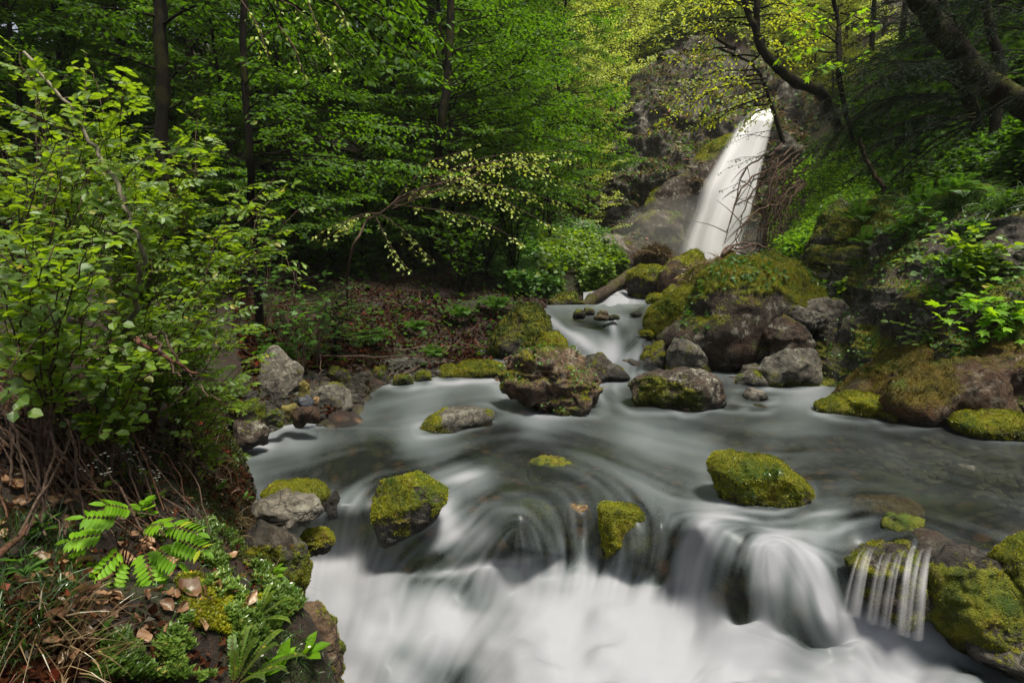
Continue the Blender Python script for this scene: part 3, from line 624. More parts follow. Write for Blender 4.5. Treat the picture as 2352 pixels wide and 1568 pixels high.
# left bank rocks
rock('standing', [(592,905),(600,860),(605,815),(625,785),(645,780),(665,800),(690,822),(696,855),(690,890),(675,925),(650,930),(610,922)], .0, 'pale',
     'tall standing grey stone slab split by a crack on the left shore', ratio=.6, seed=104, cuts=9, rough=.022, moss=.12, mup=.0, sub=6, Y=4.6, wl=-1, cutmin=.7, mfun=lambda x, y, W: .3 * sstep(625, 600, x))
rock('greenboul', [(712,925),(718,895),(740,882),(775,882),(805,895),(815,930),(805,955),(770,968),(730,965)], .02, 'grey', 'rounded green-grey boulder at the water edge right of the standing slab', ratio=.8, seed=101, cuts=4, rough=.03, moss=.22, mup=.1, mfun=lambda x, y, W: .4 * sstep(945, 960, y))
for i, (x0, y0, x1, y1, mt, Y_, lab) in enumerate([(683,866,713,912,'yellow',4.4,'smooth yellow-green stone wedged behind the standing slab'),(680,905,719,934,'blue',4.1,'blue-grey rounded stone in the pile left of the green-grey boulder'),
    (713,908,735,928,'orange',4.15,'small sandy stone beside the blue-grey stone'),(646,922,690,958,'yellow',3.95,'olive angular stone below the standing slab'),(672,930,738,968,'red',3.9,'brown mossy stone at the waterline of the left pile'),
    (610,938,655,975,'dark',3.85,'dark mossy stone left of the olive angular stone'),(525,920,612,975,'dark',3.9,'broad dark stone at the left end of the shore pile'),(535,962,620,1020,'brown',3.6,'brown stone half in the water at the left end of the pile'),
    (800,875,845,905,'grey',5.4,'small mossy stone on the shore behind the green-grey boulder'),(850,840,900,878,'dark',5.9,'dark stone on the left shore under the leaf litter slope'),(745,840,800,880,'dark',5.2,'dark stone in shade behind the green-grey boulder')]):
    rock('pile%d' % i, box(x0, y0, x1, y1), .0, mt, lab, seed=110 + i, cuts=5, sub=4, rough=.045, moss=.12 if mt not in ('dark',) else .4, mup=.15, Y=Y_, wl=.02, sink=1.8, name='stone', cat='stone', fuzz=mt == 'dark')
for i, (x0, y0, x1, y1, lab) in enumerate([(905,862,950,886,'shore stone at the left end of the row under the leaf litter'),(948,850,990,880,'mossy shore stone next in the row toward the cascade'),(1010,846,1060,872,'flat mossy shore stone in the middle of the row'),
     (1060,838,1120,868,'green mossy shore stone at the right end of the row'),(1075,812,1098,830,'small pale stone sitting above the mossy shore stones')]):
    rock('shore%d' % i, box(x0, y0, x1, y1), .04, 'pale' if i == 4 else 'dark', lab, seed=125 + i, cuts=4, sub=4, moss=.1 if i == 4 else .55, mup=.3, name='stone', cat='stone', fuzz=i != 4)
rock('mwedge1', [(1130,860),(1120,800),(1150,740),(1190,700),(1225,705),(1250,735),(1262,770),(1285,790),(1300,830),(1290,870),(1200,870)], .1, 'dark', 'broad mossy rock bank left of the upper cascade', ratio=.8, seed=131, cuts=3, rough=.06, moss=.5, mup=.3, sub=6, Y=7.2, mossmat='mossd')
rock('mwedge2', [(1235,850),(1238,790),(1255,765),(1280,762),(1300,785),(1322,810),(1326,840),(1310,865),(1260,868)], .1, 'dark', 'bright mossy rock where the upper cascade meets the pool', ratio=.8, seed=132, cuts=2, rough=.03, moss=.68, mup=.3, Y=6.55)
rock('mwedge3', [(1255,720),(1262,690),(1285,675),(1320,672),(1332,690),(1330,708),(1300,715)], .55, 'dark', 'mossy rock on the far shore left of the leaning log', ratio=.8, seed=133, cuts=3, rough=.05, moss=.52, mup=.3, Y=9.6, wl=.55, mossmat='mossd')
rock('mwedge4', box(1225,706,1258,732), .5, 'dark', 'small mossy rock on the shore left of the upper pool', seed=134, cuts=3, rough=.05, moss=.5, mup=.3, Y=8.4, wl=.5, sub=4, mossmat='mossd')
rock('cushion', [(1000,868),(1010,848),(1060,838),(1120,830),(1155,838),(1160,858),(1120,868),(1040,872)], .03, 'dark', 'long low cushion of bright moss along the shore left of the layered boulder', ratio=.5, seed=135, cuts=1, rough=.03, moss=.8, mup=.2)
# near left rocks by the fall
rock('wetgrey', [(583,1165),(600,1145),(640,1135),(700,1138),(738,1150),(740,1172),(715,1190),(660,1198),(600,1190)], -.1, 'pale', 'wet grey layered stone jutting over the fall on the left', ratio=.8, seed=140, cuts=5, rough=.06, moss=.08, mup=.1, strata=3, Y=2.35, wl=-2)
rock('mosscap', [(608,1130),(625,1114),(680,1108),(735,1118),(750,1135),(745,1165),(700,1180),(630,1175)], -.05, 'dark', 'moss-capped rock in the stream behind the wet grey layered stone', ratio=.8, seed=141, cuts=2, rough=.03, moss=.6, mup=.35, wl=-.06)
rock('drowned', box(735,1128,786,1195), -.1, 'dark', 'dark wet rock washed by the left edge of the fall', seed=142, cuts=3, rough=.04, moss=.15, mup=.2, sub=5, wl=2, fuzz=False, sink=1.0)
rock('cubemoss', [(560,1300),(570,1215),(600,1195),(660,1197),(692,1215),(706,1260),(706,1310),(698,1345),(660,1360),(600,1360)], -.4, 'dark', 'blocky mossy boulder with a lichen-speckled top on the left brink', ratio=.9, seed=143, cuts=6, rough=.035, moss=.55, mup=-.2, sub=6, Y=2.15, wl=-.45, mfun=lambda x, y, W: -.3 * sstep(1240, 1210, y))
rock('roundwet', [(690,1250),(700,1222),(725,1212),(755,1228),(766,1248),(750,1268),(710,1275)], -.25, 'dark', 'small dark rounded rock under the moss-capped rock at the left fall', seed=144, cuts=5, rough=.05, moss=.5, mup=.35, sub=5, wl=-2, Y=2.38, sink=1.15)
rock('bankedge', [(640,1480),(650,1420),(690,1385),(725,1395),(755,1430),(772,1490),(785,1568),(790,1680),(640,1700)], -.5, 'litter_rock', 'rust and moss covered rock edge of the near left bank dropping into the foam', ratio=.8, seed=145, cuts=5, rough=.06, moss=.42, mup=.1, sub=6, Y=1.62, wl=-2, sink=1.1)
# far rocks
rock('farslope1', [(1270,560),(1285,525),(1330,518),(1370,535),(1410,560),(1450,595),(1440,615),(1390,610),(1330,590)], 1.5, 'pale', 'wet shining layered rock slope below the cliff, left of the waterfall', ratio=.9, seed=150, cuts=6, rough=.09, moss=.1, mup=.15, sub=6, Y=16.2, strata=3, wl=-9)
rock('farslope2', [(1455,600),(1470,580),(1500,572),(1530,580),(1548,600),(1540,618),(1480,620)], 1.5, 'litter_rock', 'brown tufted rock at the foot of the waterfall mist', ratio=.9, seed=151, cuts=3, rough=.06, moss=.3, mup=.2, Y=14, wl=-9)
rock('farslope3', [(1340,560),(1380,540),(1420,552),(1450,575),(1470,600),(1430,612),(1370,600)], 1.5, 'brown', 'rugged brown outcrop between the wet rock slope and the falls', ratio=.9, seed=152, cuts=5, rough=.09, moss=.3, mup=.2, Y=17.2, wl=-9)
rock('fallrib', [(1480,490),(1500,450),(1545,405),(1600,365),(1650,325),(1690,300),(1712,320),(1690,370),(1640,410),(1600,460),(1580,520),(1560,580),(1500,570),(1478,530)], 2.0, 'brown', 'sloping brown rock rib the waterfall slides beside', ratio=.5, seed=153, cuts=3, rough=.04, moss=.25, mup=.3, sub=6, Y=19.8, wl=-9)
rock('cave', [(1455,560),(1460,510),(1500,480),(1560,490),(1575,560),(1560,610),(1480,610)], 1.5, 'brown', 'mossy dark rock bulge at the left foot of the waterfall', ratio=.6, seed=154, cuts=3, rough=.06, moss=.38, mup=.3, Y=19.2, wl=-9, mossmat='mossd')

rock('veiled', [(1435,800),(1455,780),(1495,772),(1530,785),(1540,815),(1500,832),(1450,828)], .25, 'dark', 'wet dark stone half veiled by the upper cascade, beside the dark rock', seed=155, cuts=3, rough=.03, moss=.0, sub=5, fuzz=False, Y=7.15, wl=3, name='stone', cat='stone')
rock('casc1', box(1325,738,1402,768), .38, 'dark', 'dark brown stone under the left of the upper cascade', seed=156, cuts=3, moss=0, sub=4, fuzz=False, Y=7.9, wl=3, name='stone', cat='stone')
rock('casc2', box(1470,758,1500,772), .42, 'dark', 'small green mossy stone at the foot of the bright moss-covered boulder', seed=157, cuts=3, moss=.6, sub=4, Y=7.0, wl=-1, name='stone', cat='stone')
# gravel between the boulders
def pebbles(name, quad, n, s0, s1, seed, label, mat='pale'):
    rng = np.random.default_rng(seed); U, F = ico(1); mb = MB()
    for _ in range(n):
        a, b = rng.random(2); pq = (np.array(quad[0]) * (1-a) + np.array(quad[1]) * a) * (1-b) + (np.array(quad[3]) * (1-a) + np.array(quad[2]) * a) * b
        s = rng.uniform(s0, s1) * np.array([1, rng.uniform(.6, 1), rng.uniform(.45, .8)]); th = rng.uniform(0, 6.28)
        R = np.array([[math.cos(th), -math.sin(th), 0], [math.sin(th), math.cos(th), 0], [0, 0, 1]])
        z = terrain_z(pq[:2][None])[0]
        mb.add((U * (1 + .25 * rng.normal(0, 1, (len(U), 1)) * .5) * s) @ R.T + [pq[0], pq[1], z + s[2] * .3], F, moss=0.0 if rng.random() < .8 else .4, wet=rng.random() * .6)
    o = mb.build(name, M[mat], smooth=False); tag(o, label, 'gravel', kind='stuff'); return o
def gq(*pp): return [G(a, b, .05) for a, b in pp]
pebbles('gravel', gq((1690,872),(1760,885),(1860,835),(1790,815)), 700, .015, .05, 3, 'small grey gravel lying between the boulders on the right')
pebbles('gravel', gq((1040,860),(900,885),(880,850),(1010,838)), 600, .015, .06, 4, 'dark gravel along the left shore under the leaf litter', 'grey')
pebbles('gravel', [P(540,1000,3.4),P(830,935,4.8),P(850,860,6.2),P(560,880,4.4)], 1500, .012, .05, 8, 'dark gravel and small stones on the left shore around the standing slab', 'dark')
pebbles('gravel', [G(1900,950,0), G(2500,1200,0), G(2600,1050,0), G(2100,955,0)], 900, .02, .055, 6, 'pebbles on the shallow bed at the right edge of the pool', 'pale')
# ------------------------------------------------------------------ stream
def water_mat():
    k = N('silky_water'); f = k.attr('foam')
    fr = k.n('ShaderNodeFresnel', IOR=1.33).outputs[0]
    tr = k.n('ShaderNodeBsdfTransparent', Color=(.42, .45, .38)).outputs[0]
    gl = k.n('ShaderNodeBsdfGlossy', Roughness=.34, Color=(.85, .9, .95)).outputs[0]
    base = k.mixsh(k.math('MULTIPLY', fr, .62, True), tr, gl)
    wcol = k.mix(k.ramp(f, .25, .8), (.27, .315, .33), (.315, .325, .352))
    wh = k.n('ShaderNodeBsdfDiffuse', Color=wcol).outputs[0]
    wt = k.n('ShaderNodeBsdfTranslucent', Color=(.45, .47, .5)).outputs[0]
    foam = k.mixsh(.2, wh, wt)
    return k.done(k.mixsh(f, base, foam))
M['water'] = water_mat()
wc = []
for px in (480, 620, 760, 900, 1050, 1200, 1350, 1500, 1650, 1800, 1950, 2100, 2250, 2400, 2560):
    for py in (1000, 1040, 1085):
        wc.append((px, py, float(GY(px, py, 0.0))))
for px in (560, 700, 900, 1100, 1300, 1500, 1700, 1900, 2100):
    for py in (870, 905, 945): wc.append((px, py, float(GY(px, py, 0.045))))
for px, py, z in [(1430,868,.07),(1350,862,.07),(1500,865,.07),(1200,840,.08),(1400,800,.30),(1320,790,.36),(1470,800,.28),(1400,755,.46),(1300,750,.50),(1480,750,.46),
 (1250,725,.56),(1330,722,.57),(1400,720,.58),(1500,720,.58),(1250,706,.60),(1400,704,.60),(1520,702,.60),(1600,715,.6),(1600,800,.12),(1560,850,.05),(1600,865,.045),(1530,845,.07),(1700,850,.04),(1800,870,.03),
 # lip and fall
 (700,1165,-.02),(780,1160,-.02),(850,1160,-.02),(960,1140,-.03),(1050,1118,-.03),(1190,1150,.0),(1330,1115,-.03),(1440,1145,-.01),(1540,1128,-.04),(1650,1180,-.02),(1760,1175,-.01),(1900,1170,-.01),(2000,1170,-.01),
 (2150,1180,-.01),(2350,1200,-.02),(2550,1230,-.02),(2150,1240,-.03),(2300,1250,-.03),
 (720,1290,-.36),(780,1270,-.34),(850,1300,-.37),(950,1310,-.38),(1050,1310,-.36),(1200,1340,-.39),(1330,1340,-.39),(1450,1340,-.40),(1530,1345,-.40),(1600,1420,-.43),
 (820,1210,-.16),(1050,1215,-.17),(1000,1270,-.27),(1110,1250,-.20),(1200,1235,-.13),(1340,1230,-.22),(1450,1240,-.18),(1540,1250,-.18),(1600,1240,-.06),(1680,1215,-.03),(1700,1300,-.12),(1800,1250,-.08),(1780,1340,-.18),
 (1900,1230,-.06),(1980,1290,-.16),(1900,1400,-.28),(1700,1430,-.38),(2000,1400,-.36),(2080,1440,-.42),(2060,1290,-.1),(2100,1250,-.03),(2200,1480,-.48),(2352,1530,-.55),(2500,1560,-.58),(2500,1400,-.4),(2352,1350,-.2),
 (720,1400,-.44),(900,1420,-.42),(1050,1400,-.46),(1200,1400,-.40),(1400,1400,-.41),(1550,1440,-.44),(1750,1490,-.46),(1900,1500,-.50),(2050,1500,-.5),
 (700,1568,-.55),(900,1568,-.52),(1030,1560,-.60),(1200,1568,-.50),(1500,1568,-.50),(1800,1568,-.53),(2100,1568,-.56),(2352,1620,-.6),(600,1700,-.6),(1000,1720,-.6),(1500,1720,-.58),(2000,1720,-.6),(2400,1720,-.65),(600,1450,-.5)]:
    wc.append((px, py, float(GY(px, py, z))))
q, WV, nu, nv = sheet(470, 2560, 700, 1720, 3.0, wc, eps=.02)
def bumps(q, lst):
    r = np.zeros(len(q))
    for (x, y, sx, sy, h, *rot) in lst:
        a = math.radians(rot[0] if rot else 0); dx = q[:, 0] - x; dy = q[:, 1] - y
        ex = (dx * math.cos(a) + dy * math.sin(a)) / sx; ey = (-dx * math.sin(a) + dy * math.cos(a)) / sy
        r += h * np.exp(-(ex * ex + ey * ey))
    return r
WV[:, 2] += bumps(q, [(1190,1180,75,28,.035),(1085,1120,60,14,.03,-20),(1640,1225,80,30,.04),(1780,1275,90,35,.045,20),(1890,1205,60,18,.02),(1850,1120,60,20,.01),
  (1140,1335,80,25,.06),(1620,1260,50,50,.05,40),(1800,1300,70,40,.05,20),(1705,1390,30,60,-.05,10),(1850,1440,60,35,-.05,30),(1078,1380,46,36,-.03),(1350,745,45,10,-.05,12),(1450,788,26,10,-.05,-40),(1410,748,14,16,.05),(900,1345,90,30,.035),(1350,1360,140,25,.03),(1020,1545,70,40,-.06),(1760,1490,120,40,.03),(1880,1440,70,30,-.04),
  (1250,960,130,9,.015,5),(780,992,200,6,.02),(1050,940,90,20,.02),(1470,790,35,22,.03,-40),(1340,775,50,18,.03),(1400,740,45,12,.03),(1260,735,40,10,.02),(1435,700,80,5,.01)])
WV[:, 2] += fbm(np.column_stack([q / 90, np.zeros(len(q))]), 2, 5) * .006
WV[:, 2] += sstep(1300, 1400, q[:, 1]) * fbm(np.column_stack([q[:, 0] / 130, q[:, 1] / 90, np.zeros(len(q))]), 2, 6) * .05
WV[:, 1] -= .10 * np.exp(-(((q[:, 0] - 1222) / 85) ** 4 + ((q[:, 1] - 1212) / 62) ** 4)) + .10 * np.exp(-(((q[:, 0] - 1438) / 66) ** 4 + ((q[:, 1] - 1225) / 85) ** 4))
# flow directions and foam amounts, then smear the foam along the flow
flow = [(1440,760,-.1,1),(1300,760,.8,1),(1480,780,-.5,1),(1400,705,.3,.3),(1430,850,-.1,1),(1480,880,1,.3),(1100,880,1,-.12),(900,930,1,-.28),(750,990,1,-.1),(650,1030,1,-.12),(900,1040,1,.05),
 (1250,960,1,.2),(1150,1060,1,-.25),(1350,1030,1,.3),(1500,1000,1,.2),(1550,1080,1,.4),(1700,960,1,.05),(1850,930,1,-.1),(1950,1000,1,.12),(2100,1080,1,.32),(2300,1060,1,.15),(2300,1170,1,.25),(2050,1150,1,.35),
 (1050,1110,.8,-.4),(800,1130,.5,-.5),(790,1200,.15,-1),(1100,1180,.8,-.7),(1000,1260,.9,-.6),(1190,1160,1,0),(1260,1200,.5,.9),(1200,1260,.0,1),(1330,1200,.05,1),(1450,1250,0,1),(1540,1280,.3,-1),
 (1660,1205,1,-.1),(1600,1250,.6,-.9),(1700,1290,.35,-1),(1620,1360,.1,-1),(1740,1400,.1,1),(1850,1270,1,.6),(1790,1255,1,.1),(1930,1380,.5,1),(1900,1200,1,-.2),(1980,1220,1,-.3),(2050,1360,.35,-1),(2100,1330,.2,-1),(2000,1450,1,.7),(2200,1540,1,.5),
 (900,1400,.35,-1),(780,1350,.2,-1),(1100,1400,.5,-.9),(1300,1430,.6,-.8),(1500,1500,.5,-.8),(1000,1520,.6,-.9),(1750,1500,1,.1),(1300,1550,1,-.3)]
flow = np.array(flow, float)
ang = np.arctan2(flow[:, 3], flow[:, 2]) * 2
ff = RBF(flow[:, :2], np.column_stack([np.cos(ang), np.sin(ang)]), eps=.03, aff=False)(q)
ang = np.arctan2(ff[:, 1], ff[:, 0]) / 2
DX, DY = np.cos(ang).reshape(nu, nv), np.sin(ang).reshape(nu, nv)
fo = [(1900,1020,.10),(2200,1100,.07),(2352,1150,.10),(2100,1150,.10),(2300,1040,.22),(2000,970,.10),(1860,932,.6),(1800,940,.45),(1700,905,.15),(1640,960,.25),(1760,965,.35),(1700,1000,.25),(1600,1030,.42),(1500,1050,.45),
 (1450,1000,.42),(1360,1000,.25),(1230,978,.55),(1400,900,.35),(1450,880,.4),(1150,1012,.10),(1250,1045,.12),(1100,1070,.3),(1350,1070,.3),(930,998,.6),(700,1000,.6),(600,1022,.6),(650,1060,.3),(800,1040,.22),(900,1065,.15),(800,1090,.12),(700,1110,.15),
 (750,965,.25),(850,955,.35),(900,965,.25),(1000,900,.5),(900,900,.35),(1080,880,.4),(1050,940,.4),(1130,930,.45),(820,1150,.42),(800,1200,.35),(830,1230,.35),(1060,1105,.6),(1100,1085,.62),(1150,1110,.3),(1030,1190,.75),(1060,1170,.3),(1120,1200,.3),(1000,1265,.4),(950,1285,.3),
 (1190,1165,.2),(1180,1200,.05),(1240,1210,.05),(1200,1255,.35),(1290,1220,.2),(1330,1150,.08),(1350,1200,.15),(1350,1270,.3),(1400,1200,.04),(1440,1190,.08),(1410,1260,.3),(1470,1280,.2),(1520,1230,.03),(1520,1320,.10),(1480,1320,.2),(1500,1130,.35),(1440,1120,.3),(1560,1150,.35),
 (770,1275,.85),(850,1330,.9),(720,1400,.9),(900,1450,.9),(900,1310,.7),(1000,1380,.7),(1075,1375,.5),(1140,1320,.85),(1200,1350,.85),(1050,1440,.88),(1250,1380,.98),(1400,1370,1),(1500,1380,.95),(1500,1450,.95),(1300,1500,.95),(1030,1548,.5),(900,1560,.8),(1200,1568,.95),(1450,1560,.95),(1600,1568,.95),
 (800,1500,.85),(1560,1310,.65),(1580,1250,.55),(1650,1197,.85),(1630,1290,.5),(1620,1400,.6),(1700,1240,.4),(1685,1350,.3),(1690,1400,.4),(1740,1290,.75),(1800,1270,.8),(1780,1370,.55),(1850,1400,.35),(1900,1450,.18),(1830,1440,.35),(1880,1340,.65),(1940,1300,.15),(1960,1380,.4),(1910,1200,.6),(1850,1165,.35),
 (1700,1190,.5),(1960,1180,.3),(2050,1190,.12),(1990,1250,.2),(1750,1490,.85),(1900,1515,.6),(1980,1460,.85),(2050,1480,.75),(2000,1420,.6),(2050,1360,.35),(2100,1340,.2),(2150,1560,.6),(1650,1500,.98),(2200,1500,.6),(2300,1568,.4),(2352,1500,.3),(2300,1250,.1),(2200,1220,.1),(2450,1100,.1),(2450,1300,.1),
 (1300,738,.30),(1350,752,.15),(1400,745,.75),(1410,785,.95),(1290,770,.8),(1340,800,.9),(1370,775,.5),(1450,740,.5),(1480,775,.4),(1500,750,.6),(1420,820,.95),(1440,850,.75),(1480,830,.6),(1380,720,.25),(1350,705,.35),(1500,715,.35),(1260,738,.6),(1440,885,.5),(1340,725,.2),(500,1000,.4),(2450,950,.1),
 (1300,702,.8),(1400,700,.8),(1480,700,.5)]
fo = np.array(fo, float)
foam = np.clip(RBF(fo[:, :2], fo[:, 2], eps=.03, aff=False)(q), 0, 1).reshape(nu, nv)
def bil(A, X, Y):
    X = np.clip(X, 0, A.shape[0] - 1.001); Y = np.clip(Y, 0, A.shape[1] - 1.001)
    i = X.astype(int); j = Y.astype(int); a = X - i; b = Y - j
    return A[i, j]*(1-a)*(1-b) + A[i+1, j]*a*(1-b) + A[i, j+1]*(1-a)*b + A[i+1, j+1]*a*b
rng = np.random.default_rng(5)
def lic(A, n, h=1.0):
    I, J = np.meshgrid(np.arange(nu, dtype=float), np.arange(nv, dtype=float), indexing='ij')
    acc = A.copy(); cnt = 1
    for s in (1, -1):
        X, Y = I.copy(), J.copy(); lx = DX * s; ly = DY * s
        for k in range(n):
            dx = bil(DX, X, Y); dy = bil(DY, X, Y); sg = np.sign(dx * lx + dy * ly); sg[sg == 0] = 1
            lx, ly = dx * sg, dy * sg
            X = X + lx * h; Y = Y + ly * h; acc += bil(A, X, Y); cnt += 1
    return acc / cnt
def blur(A, n):
    for _ in range(n):
        B = np.pad(A, 1, mode='edge'); A = (B[1:-1, 1:-1] * 2 + B[:-2, 1:-1] + B[2:, 1:-1] + B[1:-1, :-2] + B[1:-1, 2:]) / 6
    return A
st = lic(blur(rng.normal(0, 1, (nu, nv)), 6), 30) ; st /= st.std()
st2 = lic(blur(rng.normal(0, 1, (nu, nv)), 40), 40); st2 /= st2.std()
lowf = fbm(np.column_stack([q / 120, np.zeros(len(q))]), 2, 11).reshape(nu, nv)
fm = lic(foam, 10)
amp = 4 * fm * (1 - fm)
pyg = q[:, 1].reshape(nu, nv)
def gs(lst):
    r = np.zeros(len(q))
    for (x, y, sx, sy, rot, a) in lst:
        t = math.radians(rot); dx = q[:, 0] - x; dy = q[:, 1] - y; ex = (dx * math.cos(t) + dy * math.sin(t)) / sx; ey = (-dx * math.sin(t) + dy * math.cos(t)) / sy
        r += a * np.exp(-(ex * ex + ey * ey))
    return r.reshape(nu, nv)
FEAT = [ # x, y, length, width, angle, amount; shaded hollows and undersides painted as thinner foam
 (815,1175,14,60,15,.22),(865,1100,60,8,-5,-.1),(1065,1095,45,10,-15,.35),(1032,1200,22,28,20,.35),(1190,1146,75,7,0,-.3),(1330,1165,34,40,0,-.2),(1440,1180,36,40,0,-.15),(1130,1215,16,60,50,.25),(1090,1245,14,70,52,.2),(1160,1245,12,50,40,-.2),(1110,1175,40,7,-48,-.15),(1275,1190,40,7,52,-.2),
 (1060,1225,90,16,-38,.22),(980,1290,110,14,-25,-.22),(1120,1275,80,12,-12,-.30),(1040,1318,120,12,-12,.35),(1180,1318,40,14,20,.3),(1078,1378,42,32,0,-.22),(1610,1310,45,90,18,.18),(960,1350,50,24,-20,-.16),(1250,1350,60,16,8,-.14),(1440,1375,60,14,-8,-.12),(1330,1420,120,16,-18,-.14),(1180,1430,90,20,-30,-.14),(1240,1290,10,45,0,-.25),(1215,1275,7,40,0,.22),(1275,1280,7,45,0,.22),
 (1310,1275,9,50,0,-.3),(1345,1270,8,45,5,.15),(1375,1280,8,45,0,-.3),(1415,1290,7,40,0,.25),(1450,1290,10,45,0,-.25),(1520,1280,22,60,5,-.4),(1480,1310,8,30,0,.1),(1350,1335,120,9,0,.3),(1500,1352,40,9,-10,.3),
 (1560,1290,14,60,20,.25),(1600,1235,60,12,-45,.28),(1680,1197,60,9,5,.35),(1640,1300,14,90,18,-.15),(1600,1330,12,80,15,.15),(1700,1330,16,80,12,-.35),(1715,1410,30,40,10,-.35),(1760,1262,60,12,-35,.3),(1830,1258,50,12,25,.3),(1770,1340,14,70,12,.18),
 (1810,1350,12,70,5,-.2),(1840,1330,10,60,-8,.2),(1875,1300,40,12,60,.2),(1850,1440,65,36,30,-.36),(1960,1330,14,70,-35,-.25),(1900,1380,14,60,-35,.25),(2000,1440,110,14,38,.4),(1940,1470,120,12,38,.2),(1985,1270,40,14,-20,-.2),(1880,1185,60,9,-8,.35),
 (1940,1215,50,9,-25,.2),(1840,1130,40,7,30,.25),(2040,1350,6,50,20,.45),(2070,1345,6,55,18,.45),(2100,1355,5,50,16,.4),(2020,1340,5,40,25,.35),(2055,1345,5,50,20,-.3),(2086,1345,5,50,17,-.3),(1030,1545,90,45,10,-.22),(1450,1420,160,30,-15,.1),(1600,1500,160,30,-10,.2),(850,1420,60,18,-50,-.15),(900,1480,80,18,-45,.15),
 (780,1290,40,10,-20,.3),(760,1380,14,60,10,-.12),(1250,1460,120,22,-30,-.12),(2200,1540,120,16,30,-.2),(1100,1500,80,20,-40,-.14),
 # middle cascade
 (1350,745,45,9,12,-.5),(1390,762,26,7,35,-.45),(1300,760,40,6,35,.3),(1345,790,60,7,32,.35),(1335,808,35,7,30,-.3),(1265,738,20,5,10,.3),(1405,748,8,18,-15,.4),(1430,765,12,18,-10,-.3),(1450,790,26,8,-40,-.45),(1475,765,24,6,-45,.35),(1490,745,20,8,-20,-.4),(1500,775,14,14,0,-.4),(1465,815,30,7,-30,.2),
 (1340,722,40,5,5,-.35),(1440,716,50,3,0,-.35),(1420,735,40,4,5,.25),(1400,815,20,22,0,.35),(1470,842,26,8,0,-.4),(1500,840,14,18,0,-.3),(1440,866,50,5,0,-.2)]
pyw = pyg + 60 * noise(np.column_stack([q[:, 0] / 130, q[:, 0] * 0, q[:, 0] * 0]), 31).reshape(nu, nv) + 22 * noise(np.column_stack([q[:, 0] / 55, q[:, 0] * 0, q[:, 0] * 0]), 32).reshape(nu, nv)
pw = 1.5 - .45 * sstep(1230, 1350, pyw) - .35 * sstep(900, 860, pyg)
fm = np.clip(fm, 0, 1) ** pw
fm *= 1 - .38 * sstep(870, 850, pyg) - .15 * sstep(745, 725, pyg)
fm = fm + gs(FEAT)
for key in OUTL:
    ol, wl_ = OUTL[key]
    if abs(wl_) > .2: continue
    near = np.abs(q[:, 0] - ol[:, 0].mean()) < 260
    sd = np.full(len(q), -99.0); sd[near] = poly_sd(q[near], ol)
    fm = fm + (.26 * np.exp(-((sd + 7) / 7) ** 2) * (q[:, 1] > ol[:, 1].mean())).reshape(nu, nv) * .8 - (.12 * np.exp(-((sd) / 4) ** 2)).reshape(nu, nv)
fm = lic(fm, 4)
fm = fm + .45 * (sstep(.1, .85, fm) - fm)
drape = sstep(1150, 1200, pyg) * sstep(1430, 1330, pyw)
low = sstep(1290, 1400, pyw)
lowg = fbm(np.column_stack([q[:, 0] / 150, q[:, 1] / 110, np.zeros(len(q))]), 2, 14).reshape(nu, nv)
fm = np.clip(fm + amp * ((.035 + .05 * drape) * st + .055 * st2 + .06 * lowf) + low * .34 * (lowg - .22) + low * .02 * st2, 0, 1) * .97
vz = sstep(1090, 1160, pyg); vz = vz * sstep(1750, 1560, q[:, 0].reshape(nu, nv)); fm = fm + (1 - fm) * (.01 + .09 * vz + .035 * st * vz)
fm = np.clip(fm, 0, 1)
WV[:, 2] += (st2 * .0014 + st * .0003).ravel()
mb = MB(); mb.add(WV, grid_faces(nu, nv)[:, ::-1], foam=fm.ravel())
o = mb.build('stream_water', M['water'], smooth=True); struct(o, 'silky white and grey stream water pouring over the rock lip and through the pool', 'stream')

# thin strands of water over the dark ledge on the right
def front(key, px, py):
    W = ROCKS[key][0]; a, dy, dz = ray(px, py); pr = np.stack([W[:, 0] / W[:, 1], (W[:, 2] - CAM_Z) / W[:, 1]], 1); d = np.linalg.norm(pr - [float(a / dy), float(dz / dy)], axis=1)
    j = np.argsort(d)[:12]; return W[j, 1].min()
rs = np.random.default_rng(12)
wsr = empty('water_strands', tuple(P(2050, 1300, 2.6)), 'thin white strands of water trickling over the dark ledge on the right', 'trickle'); wsr['kind'] = 'structure'
for k in range(11):
    x0 = 1990 + k * 14 + rs.uniform(-9, 9); x1 = x0 - rs.uniform(28, 50); y0 = 1262 + rs.uniform(-6, 6) - (k > 5) * 6; y1 = 1405 + k * 6
    n_ = 24; xs_ = x0 + (x1 - x0) * np.linspace(0, 1, n_) ** .6; ys_ = np.linspace(y0, y1, n_); yf = np.array([front('lip_r', a_, min(b_, 1380)) for a_, b_ in zip(xs_, ys_)]); yf = np.minimum.accumulate(yf); yf = np.convolve(np.pad(yf, 3, mode='edge'), np.ones(7) / 7, 'valid') - .03
    yf[-1] = yf[-2]; pth = P(xs_, ys_, yf); wd = rs.uniform(.005, .018) * (1 + 1.1 * np.linspace(0, 1, n_)); us_ = np.linspace(-1, 1, 7)
    V_ = pth[:, None] + np.array([1, 0, 0]) * (wd[:, None] * us_[None])[..., None] - np.array([0, 1, 0]) * (wd[:, None] * .5 * (1 - us_[None] ** 2))[..., None]
    mbk = MB(); mbk.add(V_.reshape(-1, 3) - np.array(wsr.location), grid_faces(n_, 7), foam=np.clip((.36 * (1 - np.abs(us_[None]) ** 1.2) * (.5 + .5 * rs.random()) * (np.sin(np.linspace(.02, 1, n_) * math.pi * .93)[:, None] ** .6)), 0, 1).ravel())
    mbk.build('strand', M['fall'], wsr, smooth=True)

